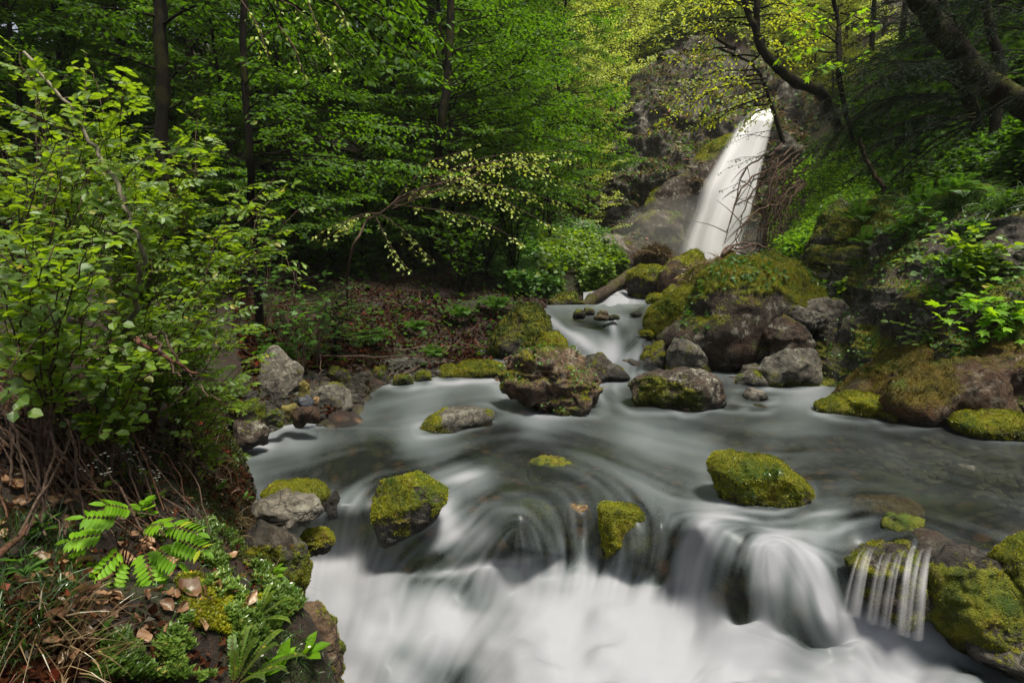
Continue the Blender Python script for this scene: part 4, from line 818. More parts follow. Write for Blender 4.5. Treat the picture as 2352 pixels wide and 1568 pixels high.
# small upper chute between the log and the dark mossy boulder
uc = [(1350,705,9.2),(1400,705,9.2),(1460,700,9.3),(1520,695,9.5),(1380,690,9.8),(1440,685,9.9),(1370,685,10),(1405,655,10.6),(1430,658,10.8),(1470,675,10.4),(1420,640,13),(1450,640,13),(1550,640,14),(1560,690,10)]
q2, V2, n1, n2 = sheet(1340, 1540, 648, 708, 2.0, uc)
V2[:, 2] -= .03
f2 = RBF([(1350,700),(1400,700),(1440,695),(1405,665),(1430,662),(1500,690),(1470,672),(1380,690),(1440,675),(1520,700),(1455,655)], [.8,1,.95,.95,.6,.5,.3,.8,.9,.5,.2], aff=False)(q2)
f2 = np.clip(f2 + .15 * fbm(np.column_stack([q2[:, 0] / 9 + q2[:, 1] / 30, q2[:, 1] / 60, q2[:, 0] * 0]), 3, 4), 0, 1)
mb = MB(); mb.add(V2, grid_faces(n1, n2)[:, ::-1], foam=f2)
o = mb.build('chute_water', M['water'], smooth=True); struct(o, 'small white chute of water beside the leaning log', 'stream')

# ------------------------------------------------------------------ fast look-ups on the ground
GZ = gz.reshape(len(u), len(v))
def tz(x, y):
    x = np.asarray(x, float); y = np.asarray(y, float)
    a = (x / (y + 2.4) - u[0]) / (u[1] - u[0]); b = (np.log(np.maximum(y + 2.4, .91)) - v[0]) / (v[1] - v[0])
    a = np.clip(a, 0, len(u) - 1.01); b = np.clip(b, 0, len(v) - 1.01); i = a.astype(int); j = b.astype(int); a -= i; b -= j
    return GZ[i, j]*(1-a)*(1-b) + GZ[i+1, j]*a*(1-b) + GZ[i, j+1]*(1-a)*b + GZ[i+1, j+1]*a*b
def hit(px, py, Y0=.7, Y1=45, n=260):
    """where the ray through the pixel meets the ground"""
    px = np.atleast_1d(np.asarray(px, float)); py = np.atleast_1d(np.asarray(py, float))
    Ys = np.exp(np.linspace(math.log(Y0), math.log(Y1), n)); out = np.zeros((len(px), 3)); done = np.zeros(len(px), bool)
    a, dy, dz = ray(px, py)
    for Yk in Ys:
        x = a / dy * Yk; z = CAM_Z + dz / dy * Yk; g = tz(x, np.full(len(x), Yk)); h = (~done) & (z <= g)
        out[h] = np.column_stack([x, np.full(len(x), Yk), g])[h]; done |= h
        if done.all(): break
    return out, done
def inpoly(poly, n, rng):
    poly = np.array(poly, float); lo, hi = poly.min(0), poly.max(0); r = []; c = 0
    while c < n:
        q = rng.uniform(lo, hi, (n * 2, 2)); q = q[poly_sd(q, poly) > 0]; r.append(q); c += len(q)
    return np.concatenate(r)[:n]
def unit(a): return a / (np.linalg.norm(a, axis=-1, keepdims=True) + 1e-9)

# ------------------------------------------------------------------ leaves
def tmpl_oval(w=.34, fold=.10, curl=.12):
    y = [0, .3, .68, 1.0]; mid = [(0, a, -curl * a * a) for a in y]
    L = [(-w * .85, .28, fold * .8 - curl * .08), (-w * .82, .66, fold * .8 - curl * .44)]; R = [(-a, b, c) for a, b, c in L]
    V = np.array(mid + L + R)      # 0..3 mid, 4,5 left, 6,7 right
    F4 = np.array([[1, 2, 5, 4], [2, 1, 6, 7]]); F3 = np.array([[0, 1, 4], [2, 3, 5], [1, 0, 6], [3, 2, 7]])
    return V, F3, F4
def tmpl_diamond(w=.3, fold=.07, curl=.08):
    V = np.array([(0, 0, 0), (-w, .45, fold), (0, 1, -curl), (w, .45, fold)]); return V, np.array([[0, 2, 1], [0, 3, 2]]), None
def tmpl_maple(curl=.12):
    ang = [-125, -100, -78, -62, -45, -28, -14, 0, 14, 28, 45, 62, 78, 100, 125]
    rad = [.30, .52, .34, .58, .92, .52, .66, 1.05, .66, .52, .92, .58, .34, .52, .30]
    V = [(0, 0, 0)] + [(r * .62 * math.sin(math.radians(a)), .32 + r * .62 * math.cos(math.radians(a)), -curl * r * r * .5) for a, r in zip(ang, rad)]
    V.append((0, .32, .02)); c = len(V) - 1
    F = [[c, i, i + 1] for i in range(1, c - 1)] + [[c, 0, 1], [c, c - 1, 0]]
    return np.array(V), np.array(F), None
TOVAL, TDIA, TNEED, TLONG, TMAP, TWIDE = tmpl_oval(), tmpl_diamond(), tmpl_diamond(.13, .02, .03), tmpl_oval(.16, .05, .25), tmpl_maple(), tmpl_oval(.5, .12, .12)
def leaves(mb, pos, d, nrm, L, t=TDIA, mat=0):
    pos = np.asarray(pos, float)
    if len(pos) == 0: return
    d = unit(np.broadcast_to(d, pos.shape)); nrm = np.broadcast_to(nrm, pos.shape)
    s = unit(np.cross(d, nrm)); nn = np.cross(s, d); L = np.broadcast_to(L, len(pos))[:, None, None]
    V, F3, F4 = t
    W = pos[:, None] + L * (V[None, :, 0:1] * s[:, None] + V[None, :, 1:2] * d[:, None] + V[None, :, 2:3] * nn[:, None])
    off = (np.arange(len(pos)) * len(V))[:, None, None]; base = mb.n
    mb.add(W.reshape(-1, 3), (F3[None] + off).reshape(-1, 3), mat)
    if F4 is not None: mb.f.append(((F4[None] + off).reshape(-1, 4) + base, mat))
def spray(wood, leaf, p0, p1, width=.6, sag=.15, ls=.06, step=.09, rng=None, tmpl=TDIA, lstep=.045, r0=.012, tilt=.35, bare=.15, droop=.15, up=0.0, matl=0):
    """a flat spray: main branch, side twigs left and right, leaves along both"""
    p0 = np.array(p0, float); p1 = np.array(p1, float); Lg = np.linalg.norm(p1 - p0); n = max(6, int(Lg / .25))
    mid = (p0 + p1) / 2 + [0, 0, sag * Lg + up] + rng.normal(0, .04 * Lg, 3)
    path = curve([p0, mid, p1], n, .012 * Lg ** .5, rng)
    tube(wood, path, np.linspace(r0, r0 * .25, n), 5)
    m = max(3, int(Lg / step)); ts = np.sort(rng.uniform(bare, 1, m)); 
    ip = ts * (n - 1); i = np.minimum(ip.astype(int), n - 2); f = (ip - i)[:, None]
    P0 = path[i] * (1 - f) + path[i + 1] * f; tg = unit(path[i + 1] - path[i])
    upv = unit(np.array([0, 0, 1.0]) + rng.normal(0, .12, 3)); side = unit(np.cross(tg, upv)) * np.where(np.arange(m) % 2, 1, -1)[:, None]
    d = unit(tg * .75 + side * .8 + rng.normal(0, .12, (m, 3)) - [0, 0, droop])
    shape = np.sin(np.clip((ts - bare) / (1 - bare + 1e-6), 0, 1) * math.pi * .86 + .38); tl = width * np.clip(shape, .18, 1) * rng.uniform(.6, 1.1, m)
    POS = []; DIR = []
    for k in range(m):
        nl = max(2, int(tl[k] / lstep)); a = (np.arange(nl) + rng.random()) / nl
        pts = P0[k] + d[k] * (a * tl[k])[:, None] - np.array([0, 0, 1]) * (droop * .6 * tl[k] * a * a)[:, None]
        if k % 2 == 0 or tl[k] > .25:
            tube(wood, np.stack([P0[k], P0[k] + d[k] * tl[k] * .5 - [0, 0, droop * .15 * tl[k]], P0[k] + d[k] * tl[k] - [0, 0, droop * .6 * tl[k]]]), [r0 * .28, r0 * .2, r0 * .1], 3)
        sd = unit(np.cross(d[k], upv)); sg = np.where(np.arange(nl) % 2, 1, -1)[:, None]
        POS.append(pts + sd * sg * ls * .15); DIR.append(d[k] * .6 + sd * sg * .8)
    POS = np.concatenate(POS); DIR = np.concatenate(DIR) + rng.normal(0, .25, (len(POS), 3))
    nr = unit(upv + rng.normal(0, tilt, (len(POS), 3)))
    leaves(leaf, POS, unit(DIR - [0, 0, .25]), nr, ls * rng.uniform(.65, 1.2, len(POS)), tmpl, matl)
class Tree:
    def __init__(self, seed): self.w = MB(); self.l = MB(); self.rng = np.random.default_rng(seed)
    def finish(self, name, loc, label, cat, bark, leaf, group=None, crown='crown', trunk='trunk'):
        e = empty(name, tuple(loc), label, cat, group)
        loc = np.array(loc, float)
        for b in (self.w, self.l): b.v = [x - loc for x in b.v]
        if self.w.n: self.w.build(trunk, bark, e, smooth=True)
        if self.l.n: self.l.build(crown, leaf, e)
        return e
def copy_tree(src, loc, rz, s, label, group=None):
    r = src.copy(); COL.objects.link(r); r.location = loc; r.rotation_euler = (0, 0, rz); r.scale = s if isinstance(s, tuple) else (s, s, s)
    r['label'] = label
    if group: r['group'] = group
    for ch in src.children:
        c = ch.copy(); COL.objects.link(c); c.parent = r
    return r
def auto_tree(seed, H, z0, L, nb, ls, tmpl=TDIA, lean=(0, 0), r=.12, step=.14, lstep=.07, width=.8, drop=-.05, conifer=False):
    t = Tree(seed); rng = t.rng
    top = np.array([lean[0], lean[1], H]); path = curve([(0, 0, -.6), (lean[0] * .15, lean[1] * .15, H * .3), (lean[0] * .5, lean[1] * .5, H * .65), top], 14, .03, rng)
    tube(t.w, path, np.linspace(r, r * .2, 14), 8)
    for k in range(nb):
        z = z0 + (H - z0) * ((k + .5) / nb) ** .9; f = z / H; i = min(12, int((z + .6) / (H + .6) * 13)); base = path[i] * 1.0; base[2] = z
        az = k * 2.4 + rng.normal(0, .3); l = L * (1 - .65 * f if conifer else (1 - .5 * f)) * rng.uniform(.7, 1.15)
        e = drop + rng.normal(0, .12) + (0 if conifer else .35 * f)
        tip = base + [math.cos(az) * l, math.sin(az) * l, l * math.tan(e)]
        spray(t.w, t.l, base, tip, width * (.6 + .4 * l / L), -.02 if conifer else .1, ls, step, rng, tmpl, lstep, r0=.010 + .004 * l, tilt=.5, droop=.1)
    return t

# ------------------------------------------------------------------ background forest
rngF = np.random.default_rng(77)
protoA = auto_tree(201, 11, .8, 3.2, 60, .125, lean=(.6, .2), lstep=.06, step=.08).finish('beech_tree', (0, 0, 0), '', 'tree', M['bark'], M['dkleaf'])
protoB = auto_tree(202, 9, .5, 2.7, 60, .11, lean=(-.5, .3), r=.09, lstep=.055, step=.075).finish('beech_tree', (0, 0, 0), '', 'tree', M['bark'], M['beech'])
protoC = auto_tree(203, 8, .4, 2.6, 42, .13, lean=(.4, -.2), r=.08, lstep=.07, step=.09, drop=.25).finish('maple_tree', (0, 0, 0), '', 'tree', M['barkl'], M['bright'])
protoD = auto_tree(204, 6, .2, 2.2, 36, .12, lean=(-.3, .2), r=.06, lstep=.075, step=.09, drop=.3).finish('hazel_tree', (0, 0, 0), '', 'tree', M['barkl'], M['yel'])
protoE = auto_tree(205, 10, .6, 2.6, 60, .07, tmpl=TNEED, lean=(.1, .1), r=.11, lstep=.018, step=.07, width=.5, drop=-.25, conifer=True).finish('spruce_tree', (0, 0, 0), '', 'tree', M['bark'], M['conifer'])
used = set()
def place(src, px, Y, s, label, group=None, rz=None, dz=0):
    x = (px - 1176) / F_PX * Y; z = float(tz(x, Y)) + dz
    rz = rngF.uniform(0, 6.28) if rz is None else rz
    if src.name not in used:
        used.add(src.name); src.location = (x, Y, z); src.rotation_euler = (0, 0, rz); src.scale = (s, s, s); src['label'] = label
        if group: src['group'] = group
        return src
    return copy_tree(src, (x, Y, z), rz, s, label, group)
GL = 'dark beech tree of the shaded forest on the left slope'; GG = 'trees of the shaded forest on the left slope'
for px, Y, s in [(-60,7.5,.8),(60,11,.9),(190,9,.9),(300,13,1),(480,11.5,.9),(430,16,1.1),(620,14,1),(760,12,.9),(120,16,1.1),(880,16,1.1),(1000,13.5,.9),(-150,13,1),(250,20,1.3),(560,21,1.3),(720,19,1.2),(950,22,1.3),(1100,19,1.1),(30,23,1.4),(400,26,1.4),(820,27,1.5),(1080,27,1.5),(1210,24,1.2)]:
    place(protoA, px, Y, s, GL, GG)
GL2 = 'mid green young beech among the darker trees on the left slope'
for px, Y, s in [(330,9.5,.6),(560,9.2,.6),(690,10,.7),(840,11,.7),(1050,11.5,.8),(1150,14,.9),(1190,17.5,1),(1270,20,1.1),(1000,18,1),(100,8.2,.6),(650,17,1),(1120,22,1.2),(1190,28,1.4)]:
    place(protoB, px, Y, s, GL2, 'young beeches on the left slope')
GB = 'bright spring green tree on the hillside above the gorge cliff'
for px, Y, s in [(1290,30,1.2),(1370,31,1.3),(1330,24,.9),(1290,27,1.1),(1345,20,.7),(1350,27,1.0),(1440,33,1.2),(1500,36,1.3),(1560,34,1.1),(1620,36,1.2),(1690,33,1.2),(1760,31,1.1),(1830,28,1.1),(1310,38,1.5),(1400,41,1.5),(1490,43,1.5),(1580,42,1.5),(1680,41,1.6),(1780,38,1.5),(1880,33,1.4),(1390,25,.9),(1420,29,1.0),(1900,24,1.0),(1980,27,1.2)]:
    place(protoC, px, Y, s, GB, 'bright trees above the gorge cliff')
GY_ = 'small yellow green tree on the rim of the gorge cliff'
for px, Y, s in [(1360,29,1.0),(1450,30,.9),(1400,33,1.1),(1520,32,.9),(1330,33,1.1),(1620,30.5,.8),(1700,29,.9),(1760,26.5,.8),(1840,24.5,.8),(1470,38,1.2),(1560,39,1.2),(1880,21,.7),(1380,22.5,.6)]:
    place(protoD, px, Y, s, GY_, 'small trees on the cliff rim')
GS = 'dark spruce tree on the steep right slope'
for px, Y, s in [(2080,14,.9),(2230,12,.9),(2350,10,.9),(2160,18,1.1),(2020,20,1.0),(2450,13,1.1),(2300,16,1.2),(1960,23,1.0),(2420,8.5,.8)]:
    place(protoE, px, Y, s, GS, 'spruces on the right slope')

# ------------------------------------------------------------------ trees with their own shape
def trunk(t, pts, r, sides=9, n=16):
    pass
    path = curve([np.array(p, float) for p in pts], n, .008, t.rng)
    if r[0] > .06:
        n = n * 4; sides = 22; path = curve(path, n); k0 = len(t.w.v); V_ = tube(t.w, path, np.linspace(r[0], r[1], n), sides); F_ = V_.reshape(-1, 3); c_ = np.repeat(path, sides, 0); o_ = unit(F_ - c_)
        t.w.v[k0] = F_ + o_ * (np.repeat(np.linspace(r[0], r[1], n), sides) * (.16 * fbm(F_ * [5, 5, 2.2] / (r[0] * 6), 4, 3)))[:, None]
    else: tube(t.w, path, np.linspace(r[0], r[1], n), sides)
    return path
# tall dark trunk on the left
X6 = 7.0; t = Tree(301); _x = float(P(380, 640, X6)[0]); base = np.array([_x, X6, float(tz(_x, X6))])
pth = trunk(t, [tuple(base - [0, 0, .3]), tuple(P(378, 400, X6)), tuple(P(372, 150, X6)), tuple(P(366, -60, X6)), tuple(P(360, -500, X6))], (.085, .06))
for a in [(370,260,500,215),(370,160,230,120),(370,330,560,370),(370,60,520,30),(370,40,180,20),(372,290,220,340),(370,-20,600,-10),(370,-60,100,-40),(370,200,480,130),(372,380,300,430)]:
    spray(t.w, t.l, P(a[0], a[1], X6), P(a[2], a[3], X6 - t.rng.uniform(-.8, 1.5)), .55, .06, .075, .10, t.rng, lstep=.06, r0=.02)
t.finish('beech_tree', base, 'tall straight dark trunk with mid green side branches behind the left shrubs', 'tree', M['bark'], M['dkleaf'])
def sprays(t, lst, Y0, jitter=.5, **kw):
    for a in lst:
        Yb = a[4] if len(a) > 4 else Y0
        spray(t.w, t.l, P(a[0], a[1], Yb), P(a[2], a[3], Yb + t.rng.uniform(-jitter, jitter)), rng=t.rng, **kw)
# central beech with tiers of lit foliage
t = Tree(302); base = hit(1010, 640)[0][0]; Yc = 10.2
trunk(t, [tuple(base - [0, 0, .3]), tuple(P(1000, 500, base[1])), tuple(P(1010, 330, Yc)), tuple(P(1030, 150, Yc)), tuple(P(1040, -100, Yc))], (.09, .06))
sprays(t, [(1030,230,1250,95),(1030,230,1300,160),(1040,270,1435,225),(1040,290,1458,262),(1040,330,1445,320),(1030,350,1425,372),(1030,380,1400,430),(1030,200,1200,105),(1030,200,1150,125),(1040,250,1100,160),
   (1040,330,1345,290),(1050,350,1380,335),(1030,240,1250,200),(1040,200,1300,190),(1020,400,1330,400),(1010,420,1280,350),(1030,300,1220,260),(1030,330,1150,300),(1030,280,1310,245),(1040,310,1400,290),(1030,420,1370,470),(1200,300,1460,350),(1200,250,1440,200),
   (1030,350,900,270),(1020,380,860,330),(1030,200,900,160),(1030,150,880,90),(1030,100,900,30),(1030,80,1180,20),(1030,60,1260,40),(1040,20,1250,50),(1030,120,1230,70),(1010,430,850,400),(1150,200,1280,110),(1180,160,1260,60)], Yc, 1.4,
   width=.75, sag=.05, ls=.085, step=.08, lstep=.055, r0=.016, tilt=.55)
t.finish('beech_tree', base, 'broad beech with layered sunlit branches reaching right toward the gorge', 'tree', M['bark'], M['beech'])
# nearer layered beech at mid left
t = Tree(303); base = hit(600, 760)[0][0]; Y5 = 6.2
trunk(t, [tuple(base - [0, 0, .2]), tuple(P(585, 560, base[1])), tuple(P(575, 380, Y5)), tuple(P(560, 150, Y5)), tuple(P(560, -200, Y5))], (.05, .03))
sprays(t, [(580,330,1060,300),(580,350,1050,395),(580,380,940,420),(580,420,880,455),(570,300,860,260),(570,330,790,330),(580,460,860,520),(570,400,720,385),(580,420,720,470),(570,250,760,210),(560,200,640,120),(560,120,700,60),(570,260,650,240),(575,480,700,540),(580,360,1000,350),(570,300,440,280),(570,200,460,160),(560,80,680,-10)], Y5, .9,
   width=.42, sag=.06, ls=.062, step=.07, lstep=.046, r0=.010, tilt=.5)
t.finish('beech_tree', base, 'slender beech with flat glossy leaf tiers over the dark leaf litter slope', 'tree', M['bark'], M['beech'])
# big-leaved branch hanging in from above
t = Tree(304)
sprays(t, [(600,-120,1055,60),(620,-100,1040,110),(640,-60,1020,200),(640,-40,940,235),(620,-20,860,190),(640,-80,980,20),(700,-60,1010,150),(560,-60,780,150),(560,-100,700,170),(620,-140,900,-10),(740,-80,1000,90)], 4.6, .4, width=.30, sag=.08, ls=.062, step=.05, lstep=.045, r0=.012, tmpl=TOVAL, tilt=.45, droop=.35)
tube(t.w, curve([P(600, -140, 4.6), P(450, -260, 4.7), P(200, -400, 5)], 8), .02, 6)
t.finish('beech_branch', tuple(P(600, -120, 4.6)), 'leafy beech branch hanging in from the top edge, left of centre', 'branch', M['bark'], M['beech'], crown='foliage', trunk='twig')
# arching young branch with sparse yellow-green leaves
t = Tree(305); base = hit(1040, 800)[0][0]; Ym = 5.6
sprays(t, [(870,490,1330,345),(870,490,1250,355),(900,470,1300,470),(900,470,1200,560),(900,470,1150,440),(870,490,740,560),(860,500,720,545),(900,470,1050,350),(950,450,1100,330),(940,460,1350,440),(980,440,1270,520),(870,490,1000,600),(860,490,940,620),(900,480,1340,360)], Ym, .25,
   width=.20, sag=.10, ls=.04, step=.05, lstep=.04, r0=.006, tilt=.8, droop=.5)
trunk(t, [tuple(hit(800, 700)[0][0] - [0, 0, .1]), tuple(P(800, 600, Ym)), tuple(P(835, 520, Ym)), tuple(P(870, 490, Ym)), tuple(P(950, 440, Ym)), tuple(P(1100, 400, Ym))], (.014, .006))
t.finish('hornbeam_branch', tuple(P(870, 490, Ym)), 'arching thin branch with sparse young yellow-green leaves over the dark slope', 'branch', M['twig'], M['bright'], crown='foliage', trunk='twig')
t = Tree(315)
sprays(t, [(560,-60,760,90),(640,60,700,180),(700,-60,780,170),(520,-40,620,150),(740,-40,800,60)], 4.2, .2, width=.12, sag=0, ls=.035, step=.05, lstep=.04, r0=.006, tilt=.9, droop=.8)
t.finish('hornbeam_branch', tuple(P(560, -60, 4.2)), 'thin hanging twigs with pale young leaves near the top edge on the left', 'branch', M['twig'], M['bright'], crown='foliage', trunk='twig')
# curved maple on the right, in front of the falls
t = Tree(306); Yr = 12.5; base = hit(1930, 300, Y0=9)[0][0]
trunk(t, [tuple(base), tuple(P(1885, 215, Yr)), tuple(P(1830, 190, Yr)), tuple(P(1780, 150, Yr)), tuple(P(1745, 105, Yr)), tuple(P(1735, 70, Yr)), tuple(P(1715, 20, Yr)), tuple(P(1690, -60, Yr))], (.12, .05), n=26)
trunk(t, [tuple(P(1738, 85, Yr)), tuple(P(1738, 0, Yr)), tuple(P(1735, -100, Yr))], (.07, .05))
trunk(t, [tuple(P(1690, 115, Yr + 1.5)), tuple(P(1650, 90, Yr + 1.5)), tuple(P(1620, 50, Yr + 1.5))], (.05, .03))
trunk(t, [tuple(P(1800, 330, Yr + 1)), tuple(P(1765, 220, Yr + 1)), tuple(P(1730, 150, Yr + 1)), tuple(P(1650, 110, Yr + 1))], (.05, .025))
sprays(t, [(1760,190,1495,295),(1760,180,1500,255),(1750,170,1525,210),(1740,160,1565,185),(1740,130,1600,150),(1760,220,1560,300),(1760,240,1620,290),(1765,200,1660,230),(1750,120,1700,190),(1730,60,1600,100),(1730,40,1560,60),(1730,30,1640,10),(1735,20,1830,20),(1740,40,1870,60),
   (1780,120,1900,90),(1790,150,1850,130),(1735,80,1820,110),(1740,0,1560,10),(1690,110,1530,130),(1760,250,1700,290),(1740,60,1500,90),(1735,10,1510,30)], Yr, 1.0, width=.55, sag=.08, ls=.085, step=.09, lstep=.07, r0=.022, tilt=.45, droop=.2)
t.finish('maple_tree', base, 'curved dark-limbed maple with glowing yellow-green leaves in front of the waterfall top', 'tree', M['bark'], M['yel'])
t = Tree(307); base = hit(1960, 330, Y0=8)[0][0]
trunk(t, [tuple(base), tuple(P(1930, 200, 10)), tuple(P(1925, 60, 10)), tuple(P(1900, -60, 10))], (.05, .03))
sprays(t, [(1925,100,1790,60),(1925,120,1800,120),(1925,60,1980,20),(1930,140,1870,170),(1925,80,1860,30),(1930,30,2010,60),(1930,160,1990,120),(1925,40,1820,0)], 9.5, .6, width=.4, sag=.05, ls=.13, step=.12, lstep=.11, r0=.014, tmpl=TMAP, tilt=.5)
t.finish('maple_tree', base, 'young maple with large lime star-shaped leaves beside the curved maple', 'tree', M['bark'], M['lime'])
# dark drooping conifer boughs on the right
t = Tree(308); base = hit(2330, 330)[0][0]; Yq = 8.2
trunk(t, [tuple(hit(2260, 290)[0][0] - [0, 0, .3]), tuple(P(2230, 230, Yq)), tuple(P(2190, 120, Yq)), tuple(P(2150, -80, Yq))], (.08, .05))
sprays(t, [(2220,120,1950,60),(2220,140,1900,130),(2220,170,1880,200),(2230,190,1860,250),(2230,210,1850,300),(2240,230,1870,330),(2240,250,1900,370),(2240,270,1960,400),(2220,100,2000,30),(2220,80,2060,0),(2230,220,1960,270),(2230,200,1960,220),(2240,260,2020,330),(2240,240,2040,260),
   (2220,130,2020,110),(2230,160,2030,170),(2240,280,2080,400),(2240,270,1930,430),(2230,180,1930,160),(2240,250,1840,350),(2230,230,1800,300),(2240,280,2010,450),(2250,200,2352,120),(2250,220,2380,240),(2240,100,2352,20),(2240,60,2120,40)], Yq, .9,
   width=.5, sag=.10, ls=.035, step=.05, lstep=.016, r0=.016, tmpl=TNEED, tilt=.6, droop=.3, bare=.08)
sprays(t, [(2400,40,2120,10,5.7),(2400,80,2150,90,5.7),(2420,120,2130,150,5.6),(2420,60,2200,-20,5.8),(2430,160,2180,215,5.6),(2420,20,2080,60,5.8),(2430,200,2230,280,5.7),(2300,-60,2090,40,5.9),(2300,-80,2160,130,5.8),(2420,100,2240,160,5.5)], 5.7, .3, width=.4, sag=.06, ls=.03, step=.035, lstep=.013, r0=.010, tmpl=TNEED, tilt=.6, droop=.4, bare=.05)  # extra boughs added in front to darken the leaning trunk
t.finish('yew_tree', base, 'dark conifer with long boughs sweeping down left toward the waterfall', 'tree', M['bark'], M['conifer'])
# leaning trunk
t = Tree(309); Yl = 6.3
trunk(t, [tuple(P(2400, 260, Yl)), tuple(P(2300, 215, Yl)), tuple(P(2240, 165, Yl)), tuple(P(2190, 110, Yl)), tuple(P(2150, 60, Yl)), tuple(P(2105, -20, Yl)), tuple(P(2060, -160, Yl)), tuple(P(1980, -420, Yl)), tuple(P(1900, -800, Yl))], (.125, .08), 12, 26)
trunk(t, [tuple(P(2170, 80, Yl)), tuple(P(2130, 20, Yl + .3)), tuple(P(2120, -120, Yl + .5))], (.11, .06))
sprays(t, [(1980,-420,1400,-500),(1980,-420,1700,-300),(1900,-700,1300,-900),(1980,-500,2400,-500),(1950,-600,2300,-900),(2060,-160,2400,-200),(2050,-260,1750,-200),(1900,-800,1500,-1200),(1980,-420,2200,-250),(2060,-200,2352,-60)], Yl, 2.0, width=.9, sag=.08, ls=.09, step=.10, lstep=.08, r0=.03)  # unseen crown above the frame, added to shade the right bank
t.finish('leaning_tree', tuple(P(2400, 260, Yl)), 'thick dark mossy trunk leaning out over the stream at the top right', 'tree', M['barkm'], M['dkleaf'])
for i, (pts, r, lab) in enumerate([([(2300,150,7.5),(2275,60,7.5),(2250,-60,7.5)], .06, 'straight dark trunk in the top right corner behind the leaning trunk'), ([(2250,285,8.5),(2205,200,8.5),(2180,120,8.5)], .06, 'short slanting brown trunk under the leaning trunk'),
      ([(2030,430,9),(1990,370,9.2),(1975,320,9.2)], .035, 'thin brown sapling stem on the right slope in front of the dark boughs'), 
      ([(905,560,13),(905,400,13),(900,200,13),(905,-50,13)], .09, 'thin bare forest trunk behind the layered beech, left one of the pair'), ([(945,600,12),(948,420,12),(940,200,12),(945,-50,12)], .13, 'broad bare forest trunk behind the layered beech, right one of the pair'),
      ([(272,480,12),(268,250,12),(280,60,12),(300,-80,12)], .11, 'bare forked trunk in the forest left of the tall dark trunk'), ([(1265,600,13.5),(1262,500,13.5),(1258,380,13.5)], .05, 'slim bare sapling on the green slope left of the gorge')]):
    t = Tree(320 + i); trunk(t, [tuple(P(*p)) for p in pts], (r, r * .7)); b0 = P(*pts[0])
    g = float(tz(b0[0], b0[1])); 
    if g < b0[2]: tube(t.w, np.array([[b0[0], b0[1], g - .1], b0]), r * 1.05, 9)
    o = t.w.build('tree_trunk', M['bark' if i != 2 else 'barkl'], smooth=True); tag(o, lab, 'trunk')
t = Tree(310); Yt = 13.2
sprays(t, [(1800,225,1690,285),(1800,250,1700,300),(1790,215,1720,262),(1790,240,1760,285),(1780,205,1650,262)], Yt, .4, width=.35, sag=.05, ls=.08, step=.08, lstep=.07, r0=.010, tilt=.5, droop=.3)
t.finish('maple_branch', tuple(P(1790, 240, Yt)), 'yellow-green maple branch drooping in front of the lip of the waterfall', 'branch', M['bark'], M['yel'], crown='foliage', trunk='twig')
t = Tree(311)
sprays(t, [(1790,300,1640,348),(1790,340,1650,400),(1785,400,1655,438),(1780,360,1670,372),(1770,500,1700,520),(1775,450,1690,470),(1790,320,1660,320)], Yt, .3, width=.16, sag=.04, ls=.05, step=.08, lstep=.06, r0=.008, tilt=.6, droop=.3)
t.finish('hanging_branch', tuple(P(1785, 360, Yt)), 'thin dark twigs with sparse small leaves hanging across the white waterfall', 'branch', M['bark'], M['dkleaf'], crown='foliage', trunk='twig')
# dead twiggy branches right of the falls
rg = np.random.default_rng(9)
for i in range(26):
    t = MB(); x0 = rg.uniform(1790, 1860); y0 = rg.uniform(320, 470); Yd = rg.uniform(12.5, 14.5); x1 = x0 - rg.uniform(30, 130); y1 = y0 + rg.uniform(120, 260)
    y1 = min(y1, 600)
    mid = (x0 * .35 + x1 * .65 , y0 * .75 + y1 * .25)
    path = curve([P(x0, y0, Yd), P(*mid, Yd - .4), P(x1, y1, Yd - .6)], 14, .02, rg); tube(t, path, np.linspace(.028, .008, 14), 5)
    for k in range(5):
        j = rg.integers(3, 13); q0 = path[j]; d = unit(rg.normal(0, 1, 3) * [1, .5, .6] - [0.2, 0, .5]); l = rg.uniform(.3, .9)
        tube(t, curve([q0, q0 + d * l * .5 + [0, 0, .04], q0 + d * l], 6), np.linspace(.012, .004, 6), 4)
    o = t.build('dead_branch', M['twig'], smooth=True); tag(o, 'bare dead twig branch arching down the bank right of the waterfall', 'dead branch', 'dead branches right of the waterfall')
# ------------------------------------------------------------------ thicket of rose and bramble on the left bank
def compound(leaf, base, d, nrm, L, npair, ls, tmpl, rng, stem=None, mat=0, wid=.75, term=True):
    """one pinnate leaf: leaflets in pairs along a stalk, arching down"""
    s = unit(np.cross(d, nrm)); n = npair; a = np.linspace(.32, .9, n)
    pos = []; dr = []
    for f in a:
        p = base + d * (L * f) - nrm * (L * .18 * f * f)
        for sg in (-1, 1): pos.append(p); dr.append(d * (1 - wid) + s * sg * wid - nrm * .08)
    if term: pos.append(base + d * L * .95 - nrm * L * .16); dr.append(d - nrm * .25)
    pos = np.array(pos); dr = unit(np.array(dr)); sz = ls * (1 - .25 * np.abs(np.repeat(a, 2) - .6)) if n else np.zeros(0)
    sz = np.append(sz, ls * 1.05) if term else sz
    nn = unit(nrm + rng.normal(0, .16, (len(pos), 3)))
    leaves(leaf, pos, dr, nn, sz * rng.uniform(.85, 1.1, len(pos)), tmpl, mat)
    if stem is not None: tube(stem, np.stack([base, base + d * L * .5 - nrm * L * .04, base + d * L * .95 - nrm * L * .16]), [ls * .035, ls * .03, ls * .02], 3)
